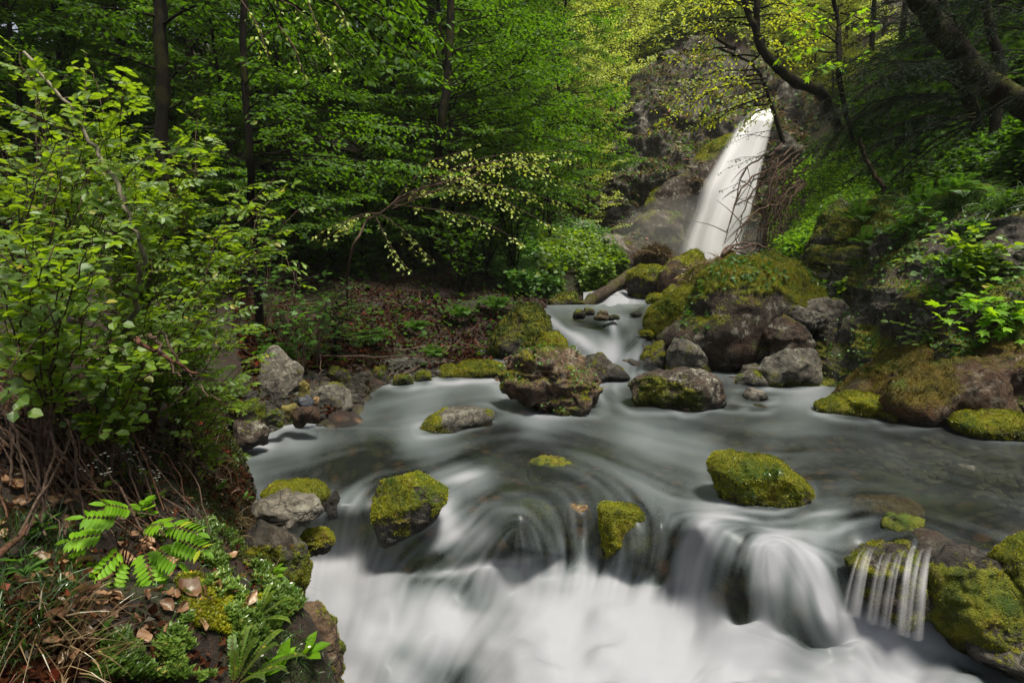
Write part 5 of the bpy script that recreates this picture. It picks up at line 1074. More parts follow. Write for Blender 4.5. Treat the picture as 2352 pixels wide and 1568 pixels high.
def bush(seed, root, tips, ls=.026, dens=26, kind='rose', label='', mats=('twig', 'bush'), name='rose_bush', cat='shrub', group=None, arch=.25, r0=.005, sub=2):
    t = Tree(seed); rng = t.rng; root = np.array(root, float)
    for tip in tips:
        tip = np.array(tip, float); L = np.linalg.norm(tip - root)
        m = root * .45 + tip * .55 + [0, 0, arch * L] + rng.normal(0, .05 * L, 3)
        path = curve([root, root * .8 + tip * .2 + [0, 0, arch * L * .9], m, tip], 22, .004, rng); tube(t.w, path, np.linspace(r0, r0 * .3, 22), 5)
        stems = [(path[7:], 1.0)]
        for k in range(sub):
            j = rng.integers(7, 19); q0 = path[j]; d = unit(unit(tip - root) * .5 + rng.normal(0, .7, 3) + [0, 0, .2]); l = L * rng.uniform(.15, .35)
            p2 = curve([q0, q0 + d * l * .6 + [0, 0, .02], q0 + d * l - [0, 0, .03 * l]], 8, .003, rng); tube(t.w, p2, np.linspace(r0 * .5, r0 * .2, 8), 4); stems.append((p2, .9))
        for pth, sc_ in stems:
            seg = np.linalg.norm(np.diff(pth, axis=0), axis=1); Lp = seg.sum(); cum = np.append(0, np.cumsum(seg)); n = max(2, int(Lp * dens))
            for k in range(n):
                s_ = (k + rng.random()) / n * Lp; j = min(len(pth) - 2, np.searchsorted(cum, s_) - 1 if s_ > 0 else 0); q0 = pth[j] + (pth[j+1] - pth[j]) * ((s_ - cum[j]) / (seg[j] + 1e-9))
                tg = unit(pth[j+1] - pth[j]); az = rng.uniform(0, 6.28); d = unit(tg * .4 + np.array([math.cos(az), math.sin(az), .25]))
                nrm = unit(np.array([0, -.25, 1]) + rng.normal(0, .33, 3)); nrm = unit(nrm - d * (nrm @ d)); z = ls * sc_ * rng.uniform(.7, 1.25)
                if kind == 'rose': compound(t.l, q0, d, nrm, z * 2.6, 2 if rng.random() < .5 else 3, z, TOVAL, rng, t.w)
                elif kind == 'simple': leaves(t.l, q0[None], d[None], nrm[None], z * 1.5, TOVAL)
                elif kind == 'maple': leaves(t.l, (q0 + d * z)[None], (d - [0, 0, .3])[None], nrm[None], z * 2.6, TMAP)
                elif kind == 'tri': compound(t.l, q0, d, nrm, z * 1.8, 1, z * 1.35, TWIDE, rng, t.w)
    return t.finish(name, root, label, cat, M[mats[0]], M[mats[1]], group, crown='foliage', trunk='stem')
rg = np.random.default_rng(41)
def rtips(n, poly, Y0, Y1): 
    q = inpoly(poly, n, rg); return [P(a, b, rg.uniform(Y0, Y1)) for a, b in q]
specs = [ # root px,py,Y ; tip polygon ; depth range ; n ; ls ; kind ; label
 ((120,900,2.0), [(-40,60),(180,60),(330,200),(300,400),(-40,420)], 1.5, 2.2, 16, .034, 'rose', 'tall rose bush at the upper left border with leaves against the sky'),
 ((60,820,1.7), [(-40,250),(200,250),(330,420),(250,600),(-40,600)], 1.3, 1.8, 16, .030, 'rose', 'dense rose bush at the left border, middle height'),
 ((260,820,2.4), [(220,330),(420,250),(600,300),(640,420),(480,520),(260,560)], 1.9, 2.6, 17, .036, 'rose', 'spreading rose bush reaching right over the dark forest, upper part'),
 ((330,830,2.4), [(420,430),(640,400),(720,540),(690,620),(520,640),(400,560)], 2.0, 2.6, 11, .036, 'rose', 'rose bush with long shoots reaching furthest right over the bank'),
 ((300,880,2.2), [(250,600),(420,600),(560,680),(600,760),(540,820),(320,800)], 1.7, 2.3, 18, .030, 'rose', 'leafy rose bush in the middle of the left bank above the tangle of twigs'),
 ((400,960,2.4), [(380,740),(540,720),(620,800),(570,930),(450,960),(380,860)], 1.9, 2.3, 13, .030, 'rose', 'low rose bush hanging over the left shore stones'),
 ((80,840,1.5), [(-40,480),(180,500),(260,680),(200,800),(60,760),(-40,760)], 1.1, 1.5, 13, .028, 'tri', 'bramble with three-part leaves at the left border'),
 ((230,900,1.8), [(120,640),(300,640),(440,760),(430,900),(300,880),(150,800)], 1.4, 1.8, 12, .032, 'tri', 'bramble with broad dull leaves in the middle of the left bank'),
 ((440,1060,2.2), [(420,930),(560,900),(600,980),(520,1080),(440,1060)], 1.9, 2.3, 8, .028, 'rose', 'small rose shoots above the near left shore beside the pale root'),
 ((180,700,3.0), [(60,100),(300,120),(420,300),(300,520),(80,500)], 2.6, 3.6, 14, .040, 'simple', 'tall hazel shrub with simple oval leaves behind the rose bushes'),
 ((420,760,4.0), [(330,480),(560,500),(640,620),(520,700),(360,680)], 3.4, 4.4, 12, .045, 'simple', 'dark leafy hazel shrub behind the spreading rose bush')]
for i, (rt_, poly, Y0, Y1, n, ls, kind, lab) in enumerate(specs):
    root = P(*rt_); root[2] = min(root[2], float(tz(root[0], root[1])) ) - .02
    bush(500 + i, root, rtips(int(n * 1.15), poly, Y0, Y1), ls * .78, 25, kind, lab, arch=.18, name={'rose': 'rose_bush', 'tri': 'bramble', 'simple': 'hazel_shrub'}[kind], r0=.0036)
# the long pale arching stem
t = Tree(530); pth = trunk(t, [tuple(P(55,120,1.75)), tuple(P(140,215,1.7)), tuple(P(215,330,1.65)), tuple(P(262,420,1.62)), tuple(P(300,500,1.6)), tuple(P(322,570,1.62)), tuple(P(320,650,1.7)), tuple(P(295,760,1.8)), tuple(P(270,900,1.9))], (.0045, .008), 7, 40)
for k in range(26):
    j = t.rng.integers(1, 30); d = unit(t.rng.normal(0, 1, 3) + [.2, -.3, .3]); nrm = unit(np.array([0, -.3, 1]) + t.rng.normal(0, .3, 3))
    compound(t.l, pth[j], d, unit(nrm - d * (nrm @ d)), .09, 3, .032, TOVAL, t.rng, t.w)
t.finish('rose_bush', P(270, 900, 1.9), 'single rose with a long pale arching stem crossing the left thicket diagonally', 'shrub', M['barkp'], M['bush'], crown='foliage', trunk='stem')

# ------------------------------------------------------------------ near left bank
def gpt(px, py, Y0=.7, Y1=3.5): return hit(px, py, Y0, Y1, 500)[0][0]
def gnorm(x, y, e=.05): 
    n = np.stack([-(tz(x + e, y) - tz(x - e, y)) / (2 * e), -(tz(x, y + e) - tz(x, y - e)) / (2 * e), np.ones_like(np.asarray(x, float))], -1); return unit(n)
def tangle(i, a, b, Y0, Y1, r, mat, lab, grp, bend=.08, name='twig', cat='twig'):
    pa, pb = P(*a, Y0), P(*b, Y1); pa = np.array(pa); pb = np.array(pb)
    for p in (pa, pb): p[2] = max(p[2], float(tz(p[0], p[1])) + .005)
    L = np.linalg.norm(pb - pa); mid = (pa + pb) / 2 + rg.normal(0, bend * L, 3) * [1, .5, 1]; mid[2] = max(mid[2], float(tz(mid[0], mid[1])) + .01)
    path = curve([pa, mid, pb], 16, .003, rg); mb = MB(); tube(mb, path, np.linspace(r, r * .45, 16), 6)
    o = mb.build(name, M[mat], smooth=True); tag(o, lab, cat, grp); return o
for i in range(170):
    a = (rg.uniform(-40, 380), rg.uniform(740, 1000)); ang = rg.normal(1.15, .45); l = rg.uniform(120, 420)
    b = (a[0] + math.cos(ang) * l, min(1230, a[1] + math.sin(ang) * l))
    ga, gb = gpt(*a), gpt(*b)
    if ga[1] > 2.7 or gb[1] > 2.4 or abs(ga[1] - gb[1]) > .9 or b[0] > 520: continue
    tangle(i, a, b, max(.9, ga[1] - rg.uniform(.0, .22)), max(.9, gb[1] - rg.uniform(0, .15)), rg.uniform(.0018, .006), 'twig' if rg.random() < .75 else 'stick', 'thin bare twig in the tangle on the left bank below the rose bushes', 'bare twigs tangled on the left bank')
for (a, b, r, lab) in [((-20,1292),(292,1078),.007,'long smooth brown stick lying diagonally above the bright green seedling'), ((15,830),(80,1010),.008,'thick grey-brown twig hanging at the left border'), ((130,1420),(300,1290),.006,'grey broken stick among the dead leaves'), ((560,1210),(640,1290),.004,'reddish stick on the bank edge by the blocky mossy boulder')]:
    ga, gb = gpt(*a), gpt(*b); tangle(0, a, b, ga[1] - .05, gb[1] - .05, r, 'stick', lab, None, .02, 'stick', 'stick')
# dead leaves, each its own thing
def dead_leaf(px, py, L, lab=None):
    g = gpt(px, py); n = gnorm(g[0], g[1]); mb = MB(); a_, b_ = np.meshgrid(np.linspace(0, 1, 8), np.linspace(-1, 1, 7), indexing='ij'); a_ = a_.ravel(); b_ = b_.ravel()
    w_ = np.sin(np.clip(a_ * .94 + .05, 0, 1) * math.pi) ** .7 * rg.uniform(.28, .42) * (1 + rg.normal(0, .05, len(a_)) * (np.abs(b_) > .9)); c1_, c2_ = rg.uniform(-.2, .9), rg.uniform(-.5, .9)
    V = np.column_stack([b_ * w_, a_, c1_ * w_ * b_ * b_ + c2_ * (a_ - .5) ** 2 - .02 * (np.abs(b_) < .1) + rg.normal(0, .018, len(a_)) + .06 * np.sin(a_ * 9 + b_ * 3 + px)]); F4 = grid_faces(8, 7); F3 = np.zeros((0, 3), int); d = unit(rg.normal(0, 1, 3)); nn = unit(n + rg.normal(0, .35, 3)); leaves(mb, (g + n * .012)[None], unit(d - nn * (d @ nn))[None], nn[None], L, (V, F3, F4))
    o = mb.build('dead_leaf', M['dead'], smooth=True); tag(o, lab or 'dry brown fallen leaf on the near left bank', 'dead leaf', None if lab else 'fallen leaves scattered on the near left bank')
for px, py, L, lab in [(512,1290,.045,'bright orange curled dead leaf alone on the near bank'),(440,1385,.055,'large pale tan ribbed dead leaf standing among the rosettes'),(372,1362,.045,'folded brown dead leaf below the bright green seedling'),(250,1385,.045,'broad brown dead leaf beside the grey broken stick'),(412,1140,.04,'pointed dead leaf at the foot of the white flowers')]: dead_leaf(px, py, L, lab)
for q0 in inpoly([(60,1280),(300,1230),(480,1290),(560,1400),(420,1460),(200,1520),(60,1480)], 90, rg): dead_leaf(*q0, rg.uniform(.02, .042))
for q0 in inpoly([(-20,880),(150,880),(260,1050),(180,1200),(-20,1250)], 60, rg): dead_leaf(*q0, rg.uniform(.025, .048))
for q0 in inpoly([(380,1060),(480,1080),(560,1220),(450,1200)], 20, rg): dead_leaf(*q0, rg.uniform(.02, .036))
# mats of small rosettes, grass and litter
def hits(poly, n, Y0=.7, Y1=3.5):
    q = inpoly(poly, n, rg); h, ok = hit(q[:, 0], q[:, 1], Y0, Y1, 400); return h[ok]
def rosettes(poly, n, mat, label, L=.011, k=9, h=.012, sd=1, th=0.0):
    mb = MB(); g = hits(poly, n, .7, 5); g = g[fbm(g * 9, 3, sd) + .35 * fbm(g * 40, 2, sd) > th]; nr = gnorm(g[:, 0], g[:, 1]); c = g + nr * rg.uniform(0, h, len(g))[:, None]
    for j in range(k):
        az = rg.uniform(0, 6.28, len(g)); d = np.stack([np.cos(az), np.sin(az), rg.uniform(.1, .9, len(g))], 1) ; d = unit(d + nr * .5)
        leaves(mb, c, d, unit(nr + rg.normal(0, .4, c.shape)), L * rg.uniform(.6, 1.3, len(g)), TLONG if L > .014 else TNEED2)
    o = mb.build('ground_cover', M[mat]); tag(o, label, 'ground cover', kind='stuff'); return o
TNEED2 = tmpl_diamond(.2, .04, .1)
rosettes([(290,1230),(480,1200),(620,1290),(690,1400),(620,1450),(480,1568),(200,1568),(220,1480),(350,1430),(500,1330),(420,1260)], 9000, 'sedum', 'mat of small grey-green rosettes on the near left bank', .014, 8, .025, 3, .05)
rosettes([(400,1330),(560,1300),(640,1380),(560,1470),(430,1440)], 9000, 'moss', 'moss and small shoots between the rosettes on the near left bank', .008, 7, .012, 8, -.1)
def blades(poly, n, mat, label, L0, L1, lean=(0, 0, 1), wid=.0012, spread=.5, Y0=.7, Y1=3.5, name='grass', pts=None, off=0.0):
    g = hits(poly, n, Y0, Y1) if pts is None else pts; m = len(g); mb = MB()
    d = unit(np.array(lean) + rg.normal(0, spread, (m, 3))); d[:, 2] = np.abs(d[:, 2]) * .8 + .1; L = rg.uniform(L0, L1, m)[:, None]; s = unit(np.cross(d, rg.normal(0, 1, (m, 3))))
    dr = np.array([0, 0, -1.0]) + rg.normal(0, .3, (m, 3)); w_ = wid * rg.uniform(.6, 1.6, m)[:, None]; rows = []
    for f in (0, .3, .6, .85, 1.0):
        c = g + d * L * f + dr * L * .45 * f ** 2.2; ww = w_ * (1 - f ** 2) 
        rows += [c - s * ww, c + s * ww]
    V = np.stack(rows, 1).reshape(-1, 3); b = np.arange(m)[:, None] * 10
    F = np.concatenate([b + [2*k, 2*k+1, 2*k+3, 2*k+2] for k in range(4)])
    mb.add(V, F); o = mb.build(name, M[mat]); tag(o, label, 'grass', kind='stuff'); return o
blades([(60,1400),(200,1380),(280,1568),(80,1568),(0,1500)], 220, 'grassd', 'long dry straw grass in the bottom left corner', .08, .2, (.25, -.2, .6), .0011)
blades([(520,1120),(600,1180),(680,1380),(620,1340),(540,1230)], 420, 'grassd', 'dry reddish grass draped over the edge of the near left bank', .06, .17, (.4, -.3, .3), .0010)
blades([(380,1000),(480,1000),(560,1150),(430,1120)], 380, 'grassd', 'dry grass around the pale root on the left bank', .06, .16, (.3, -.3, .5), .0011)
blades([(0,1180),(160,1200),(200,1400),(60,1568),(-30,1568)], 800, 'grassg', 'fine green grass at the bottom left border', .04, .12, (.1, -.1, 1), .0010, .35)
blades([(560,1500),(640,1440),(770,1500),(790,1600),(560,1600)], 700, 'grassg', 'bright fresh grass at the foot of the near bank by the foam', .02, .05, (.2, -.2, .8), .0008, .5)
blades([(0,760),(420,800),(480,1050),(300,1180),(0,1200)], 600, 'grassd', 'dry grass and plant stalks on the left bank', .06, .16, (.2, -.2, .5), .0011)
def litter(poly, n, L0, L1, label, Y0, Y1, mat='dead', lift=.01):
    g = hits(poly, n, Y0, Y1); g = g[fbm(g * 1.6, 3, 2) > rg.uniform(-.9, .35, len(g))]; mb = MB(); nr = gnorm(g[:, 0], g[:, 1]); leaves(mb, g + nr * lift, rg.normal(0, 1, g.shape), unit(nr + rg.normal(0, .35, g.shape)), rg.uniform(L0, L1, len(g)), tmpl_diamond(.4, .12, .2))
    o = mb.build('leaf_litter', M[mat]); tag(o, label, 'leaf litter', kind='stuff')
k_ = leaf_mat('shade_toned_old_litter', (.018, .007, .004), (.085, .030, .012), (.04, .015, .007), trf=.1, gloss=.005); M['litter'] = k_  # litter colour darkened so the slope's deep shade is painted in
litter([(0,780),(460,820),(600,1200),(640,1400),(500,1568),(0,1568)], 5000, .010, .026, 'brown leaf litter covering the near left bank', .7, 3.5, 'litter')
litter([(520,640),(1250,640),(1260,760),(1100,850),(820,870),(560,860)], 20000, .03, .06, 'reddish beech leaf litter on the dark slope behind the pool', 3.6, 16, 'litter', .02)
blades([(250,1180),(480,1100),(600,1250),(700,1400),(640,1500),(300,1450)], 1500, 'grassg', 'short fresh grass and shoots between the rosettes on the near bank', .015, .05, (.1, -.3, .8), .0009, .6)
rosettes([(330,1000),(520,980),(600,1150),(660,1350),(560,1300),(430,1150)], 9000, 'mossd', 'dark moss along the shaded edge of the near left bank', .007, 7, .012, 12, -.3)
litter([(560,860),(640,780),(860,800),(860,900),(740,960),(600,960)], 5000, .012, .035, 'brown leaf litter between the stones of the left shore', 3, 8, 'litter')
blades([(560,880),(700,830),(860,830),(840,900),(640,930)], 500, 'grassg', 'grass between the stones of the left shore', .04, .12, (.1, -.2, .8), .002, .5, Y0=3, Y1=8)
litter([(380,940),(560,900),(640,1000),(560,1060),(600,1200),(480,1150)], 2500, .012, .03, 'brown leaf litter on the bank above the left shore', 1.4, 5, 'litter')
rosettes([(440,930),(600,900),(680,980),(560,1060),(520,1100)], 7000, 'mossd', 'dark moss on the left shore above the water', .016, 6, .02, 15, -.2)
# bright seedling of pinnate leaves
TSEED = tmpl_oval(.21, .05, .2); t = Tree(560); root = gpt(300, 1320) + [0, -.03, 0]; rngs = t.rng
for (px, py, ang, L) in [(200,1265,200,.10),(250,1225,160,.09),(300,1240,250,.10),(330,1290,300,.11),(345,1210,60,.09),(395,1205,20,.11),(290,1195,120,.08),(360,1250,330,.09),(250,1290,215,.09),(320,1175,100,.07),(215,1300,190,.09),(275,1265,270,.09),(420,1230,350,.1),(335,1245,290,.1)]:
    b = P(px + (300 - px) * .3, py, root[1] - .05); b[2] = max(b[2], float(tz(b[0], b[1])) + .035); a = math.radians(ang); d = unit(np.array([math.cos(a), -.35, math.sin(a) * .35])); nrm = unit(np.array([.1, -.45, 1])); nrm = unit(nrm - d * (nrm @ d))
    tube(t.w, curve([root, (root + b) / 2 + [0, 0, .02], b], 6), .0013, 4); compound(t.l, b, d, nrm, L * 1.05, 7, .034, TSEED, rngs, t.w, wid=.8)
t.finish('rowan_seedling', root, 'bright lime green seedling with feather-like leaves on the near left bank', 'seedling', M['stick'], M['lime'], crown='foliage', trunk='stem')
# small fern
def fern(seed, root, fr, label, name='fern', L=.16, pl=.012, mat='herb', n=26, group=None, wid=None, tm=TDIA, cat='fern'):
    t = Tree(seed); r = t.rng; root = np.array(root, float)
    for (az, el, l) in fr:
        a = math.radians(az); e = math.radians(el); d = np.array([math.cos(a) * math.cos(e), math.sin(a) * math.cos(e), math.sin(e)]); l = l * L
        path = curve([root, root + d * l * .5, root + d * l * .85 - [0, 0, l * .12], root + d * l - [0, 0, l * .3]], 14); tube(t.w, path, np.linspace(.0009 * L / .16, .0004, 14), 3)
        tt = np.linspace(.12, 1, n); ip = tt * 12.9; i = ip.astype(int); p = path[i] + (path[i+1] - path[i]) * (ip - i)[:, None]; tg = unit(path[i+1] - path[i]); s = unit(np.cross(tg, [0, 0, 1.0]))
        pr = (np.sin(np.clip(tt, 0, 1) ** .7 * math.pi * .93 + .12)) * (wid or pl)
        for sg in (-1, 1): leaves(t.l, p, unit(s * sg + tg * .3), unit(np.cross(s, tg) + r.normal(0, .1, p.shape)), np.clip(pr, .2 * (wid or pl), None), tm)
    return t.finish(name, root, label, cat, M['stick'], M[mat], group, crown='fronds', trunk='stem')
TPIN = tmpl_diamond(.38, .05, .05)
fern(570, gpt(545, 1568) + [0, -.02, 0], [(a, e, l) for a, e, l in zip([20,40,60,85,110,140,165,5,190,215,-20,75,125,30], [50,65,35,60,70,50,40,30,30,45,40,80,25,20], [.9,.8,1,.9,.8,1,.9,.8,.8,.7,.7,.6,1,1])], 'small spleenwort fern with beaded fronds at the bottom edge', L=.17, pl=.011, mat='bush', n=30, tm=TPIN)
fern(571, gpt(590, 1440) + [0, 0, .01], [(10,40,1),(40,60,.8),(80,50,.9),(120,60,.7),(-10,20,.8)], 'few beaded fern fronds on the rusty rock edge above the spleenwort', L=.12, pl=.009, mat='bush', n=24, tm=TPIN)
def rosette_plant(seed, g, n, L, mat, label, name='leafy_plant', tm=TOVAL, el=.5, flowers=0, cat='plant', fl='white', group=None, up=.0, fh=.06):
    t = Tree(seed); r = t.rng; g = np.array(g, float)
    az = np.arange(n) * 2.4 + r.normal(0, .3, n); e = r.uniform(el * .4, el * 1.5, n); d = np.stack([np.cos(az) * np.cos(e), np.sin(az) * np.cos(e), np.sin(e)], 1)
    nr = unit(np.stack([-np.cos(az) * np.sin(e), -np.sin(az) * np.sin(e), np.cos(e)], 1)); ph = r.uniform(0, up, n)[:, None] * [0, 0, 1]
    st_ = r.uniform(.15, .5, n)[:, None] * L if tm is TMAP else 0
    leaves(t.l, g + ph + d * (.01 + st_), d, nr, L * r.uniform(.6, 1.15, n), tm)
    if tm is TMAP or up > 0:
        for k in range(n): tube(t.w, np.stack([g, g + ph[k] * .7, g + ph[k] + d[k] * (.01 + (st_[k] if tm is TMAP else 0))]), .0012 * L / .05, 3)
    if flowers:
        fb = MB()
        for k in range(flowers):
            a = r.uniform(0, 6.28); tip = g + [math.cos(a) * .03, math.sin(a) * .03 - .01, fh * r.uniform(.7, 1.2)]; tube(t.w, curve([g, (g + tip) / 2 + [.004, 0, .01], tip], 6), .0007, 3)
            for c in range(3 if fl != 'daisy' else 1):
                cc_ = tip + r.normal(0, .006, 3) * (fl != 'daisy'); aa = np.arange(6) * 1.047; dd = np.stack([np.cos(aa), np.sin(aa), .35 + 0 * aa], 1); leaves(fb, np.repeat(cc_[None], 6, 0), dd, np.array([0, -.3, 1.0]), .0045, tmpl_diamond(.5, .02, 0))
        fb.v = [x - g for x in fb.v]
    e_ = t.finish(name, g, label, cat, M['grassg'], M[mat], group, crown='leaves', trunk='stem')
    if flowers: fb.build('flower', M['white' if fl != 'violet' else 'violet'], e_)
    return e_
for i, (px, py, n, L, mat, fl, lab) in enumerate([(640,1290,12,.05,'bush',2,'daisy plant with spoon-shaped leaves on the edge of the near bank, upper one'),(620,1330,12,.045,'lime',1,'daisy plant with bright spoon-shaped leaves below the upper daisy plant'),(655,1370,10,.04,'herb',2,'dull leafy daisy plant hanging over the foam edge'),
     (500,1130,10,.055,'herb',3,'daisy plant with dark upright leaves near the wet grey stone'),(560,1150,8,.05,'herb',2,'daisy plant next to the dry grass at the top of the near bank'),
     (640,1540,14,.05,'lime',1,'bright wavy-leaved plant at the bottom edge beside the foam'),(700,1510,12,.05,'lime',1,'bright leafy plant at the bottom edge, nearest the foam'),(600,1560,10,.05,'lime',0,'bright leafy plant at the bottom edge beside the spleenwort'),
     (750,1480,7,.04,'herb',0,'small dark sprig leaning over the foam at the bottom'),(225,1480,7,.035,'herb',0,'tiny broad-leaved plant among the straw grass'),(400,1240,8,.03,'herb',0,'small serrated rosette right of the bright green seedling')]):
    rosette_plant(580 + i, gpt(px, py) + [0, 0, .004], n, L, mat, lab, flowers=fl, fl='daisy', name='daisy_plant' if fl else 'leafy_plant', el=.7)
for i, (px, py, lab) in enumerate([(330,1120,'white-flowered cress plant in the centre of the flower group'),(290,1100,'white-flowered cress plant left in the flower group'),(360,1160,'white-flowered cress plant just above the bright seedling'),(235,1150,'white-flowered cress plant by the long brown stick'),(370,1080,'white-flowered cress plant highest in the flower group')]):
    rosette_plant(600 + i, gpt(px, py), 9, .03, 'bush', lab, flowers=5, name='flowering_cress', el=.6, up=.05, fh=.12)
for i, (px, py, n, L, mat, tm, up, lab) in enumerate([(150,960,5,.11,'herb',TMAP,.05,'plant with large cut palmate leaves on the left bank'),(200,985,5,.10,'herb',TWIDE,.03,'plant with big oval dark leaves under the palmate-leaved plant'),(235,880,6,.075,'herb',TWIDE,.10,'columbine-like plant with rounded lobed leaves on the left bank'),
      (300,950,6,.07,'bush',TWIDE,.12,'leafy plant with round leaves right of the big oval dark leaves'),(60,1350,26,.032,'herb',TNEED2,.05,'fine feathery-leaved plant at the lower left border'),(100,1250,26,.032,'herb',TNEED2,.05,'fine feathery-leaved plant left of the bright seedling'),
      (330,1195,12,.04,'lime',TWIDE,.04,'cluster of fresh serrated leaves behind the bright seedling'),(280,1050,6,.05,'herb',TWIDE,.05,'leafy plant behind the white flowers')]):
    rosette_plant(610 + i, gpt(px, py) + [0, 0, .01], n, L, mat, lab, tm=tm, up=up, el=.4)
# pale root
t = MB(); tube(t, curve([P(385, 975, 2.15), P(420, 1010, 2.1), P(450, 1060, 2.05), P(500, 1100, 2.0)], 20, .006, rg), np.linspace(.014, .006, 20) * (1 + .25 * rg.normal(0, 1, 20)), 10)
o = t.build('root', M['barkl'], smooth=True); tag(o, 'pale gnarled root on the left bank above the pool', 'root')

# ------------------------------------------------------------------ green slope left of the gorge, undergrowth, shrubs
def herbs(poly, n, Y0, Y1, L0, L1, h, mat, label, tm=TDIA, tilt=.4, name='undergrowth'):
    g = hits(poly, n, Y0, Y1); c = g + [0, -.3, 1] * rg.uniform(0, h, len(g))[:, None] ; mb = MB(); cl = noise(g * 1.7, 4)
    keep = cl > rg.uniform(-.75, .25, len(g)); c = c[keep]
    leaves(mb, c, rg.normal(0, 1, c.shape) * [1, 1, .3], unit(np.array([0, -.35, 1]) + rg.normal(0, tilt, c.shape)), rg.uniform(L0, L1, len(c)), tm)
    o = mb.build(name, M[mat]); tag(o, label, 'undergrowth', kind='stuff'); return o
herbs([(1080,520),(1180,460),(1300,430),(1420,500),(1400,560),(1440,620),(1380,660),(1300,690),(1180,680),(1080,620)], 30000, 8, 20, .05, .11, .35, 'herb', 'glossy green herbs carpeting the slope left of the gorge', TWIDE)
herbs([(1240,560),(1400,570),(1440,640),(1330,680),(1240,660)], 15000, 8, 20, .05, .12, .45, 'bush', 'fresh bright green herbs at the foot of the gorge slope', TWIDE)
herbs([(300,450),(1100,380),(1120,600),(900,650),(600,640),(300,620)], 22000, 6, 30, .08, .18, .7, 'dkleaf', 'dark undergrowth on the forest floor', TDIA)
herbs([(1100,300),(1400,300),(1400,470),(1100,500)], 14000, 9, 38, .12, .25, 1.2, 'beech', 'leafy undergrowth below the gorge trees', TDIA)
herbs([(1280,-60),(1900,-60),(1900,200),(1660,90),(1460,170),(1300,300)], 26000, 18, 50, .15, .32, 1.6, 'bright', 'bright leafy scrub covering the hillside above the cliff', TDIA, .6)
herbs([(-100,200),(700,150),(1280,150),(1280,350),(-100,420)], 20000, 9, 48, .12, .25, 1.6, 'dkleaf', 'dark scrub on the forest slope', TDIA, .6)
herbs([(1840,340),(2100,250),(2352,200),(2400,460),(2000,480),(1880,600),(1800,600)], 30000, 5, 30, .05, .11, .35, 'dkleaf', 'green herbs and grass on the steep right slope', TDIA)  # dark leaf colour paints in the shade of this slope
herbs([(1840,380),(2000,340),(2352,300),(2400,430),(2050,440),(1900,560)], 7000, 5, 20, .05, .12, .3, 'herb', 'brighter leafy herbs scattered over the steep right slope', TWIDE)
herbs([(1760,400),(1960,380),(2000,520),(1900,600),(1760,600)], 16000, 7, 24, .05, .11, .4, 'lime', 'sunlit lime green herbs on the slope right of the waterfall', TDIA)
herbs([(1880,200),(2352,-60),(2352,300),(1950,350)], 16000, 5, 40, .10, .22, .8, 'dkleaf', 'dark bushes high on the right slope', TDIA)
for i, (px, py, Y, H, r_, lab) in enumerate([(1180,600,11,2.2,.9,'dark leafy bush at the foot of the forest edge, left one'),(1120,560,12,2.6,1.0,'dark leafy bush behind the left one at the forest edge'),(1240,520,15,3,1.2,'mid green bush on the gorge slope'),(1060,640,9.5,1.6,.8,'low bush above the mossy rock bank'),(1000,580,12,2.2,1.,'bush in the shade below the sparse arching branch')]):
    x = (px - 1176) / F_PX * Y; root = np.array([x, Y, float(tz(x, Y))]); tips = [root + [math.cos(a) * r_ * q_, math.sin(a) * r_ * q_, H * rg.uniform(.3, 1)] for a, q_ in zip(rg.uniform(0, 6.28, 16), rg.uniform(.3, 1, 16))]
    bush(640 + i, root, tips, .07, 16, 'simple', lab, ('bark', 'dkleaf' if i != 2 else 'beech'), name='bush', r0=.015, sub=3)
for i, (px, py, Y, H, w_, lab) in enumerate([(770,770,5.9,.75,.75,'small spruce sapling with soft fans of needles on the left shore slope'),(1080,560,10.5,1.9,1.0,'dark young spruce at the forest edge'),(1140,500,13,3.2,1.3,'taller dark spruce behind the young spruce at the forest edge')]):
    x = (px - 1176) / F_PX * Y; t = auto_tree(660 + i, H, .1, w_, 26, .028 if i == 0 else .045, TNEED, r=.02 + .02 * (i > 0), step=.05, lstep=.012 if i == 0 else .02, width=.3, drop=-.05, conifer=True)
    sh = np.array([x, Y, float(tz(x, Y))]); 
    for b in (t.w, t.l): b.v = [z + sh for z in b.v]
    t.finish('spruce_sapling', sh, lab, 'sapling', M['bark'], M['conifer'] if i else M['herb'])
for i, (px, py, Y, lab) in enumerate([(720,690,5.4,'maple seedling with pale star-shaped leaves above the standing slab'),(650,660,5.6,'maple seedling with star-shaped leaves left of the other seedling'),(610,560,6.2,'maple seedling on the dark slope beside the slender beech'),(690,740,5.0,'low maple seedling just over the standing slab')]):
    g = P(px, py, Y); x, y = g[0], g[1]; root = np.array([x, y, float(tz(x, y))]); tips = [g + rg.normal(0, .22, 3) * [1, 1, .5] for _ in range(7)]
    bush(670 + i, root, tips, .032, 14, 'maple', lab, ('twig', 'herb'), name='maple_seedling', cat='seedling', r0=.006)

herbs([(520,700),(760,640),(1000,640),(1230,660),(1260,740),(1100,840),(860,860),(600,860)], 1300, 3.6, 14, .04, .09, .15, 'dkleaf', 'scattered low dark plants on the leaf litter slope', TWIDE)
for i, (px, py, s_, lab) in enumerate([(640,830,.28,'fern beside the tall standing slab'),(860,800,.4,'fern on the leaf litter slope, left one'),(960,770,.4,'fern on the leaf litter slope, middle one'),(1060,740,.45,'fern on the leaf litter slope, right one'),(1000,830,.3,'small fern just above the shore stones'),(1140,720,.45,'fern above the broad mossy rock bank')]):
    fern(740 + i, hit(px, py, 3.6, 14)[0][0] + [0, 0, .02], [(a, e, rg.uniform(.7, 1)) for a, e in zip([200,225,250,270,290,315,340,240,300,10,170], [40,45,35,50,35,50,40,65,60,50,50])], lab, L=s_, pl=s_ * .2, mat='herb', n=22, tm=tmpl_diamond(.16, .03, .1))
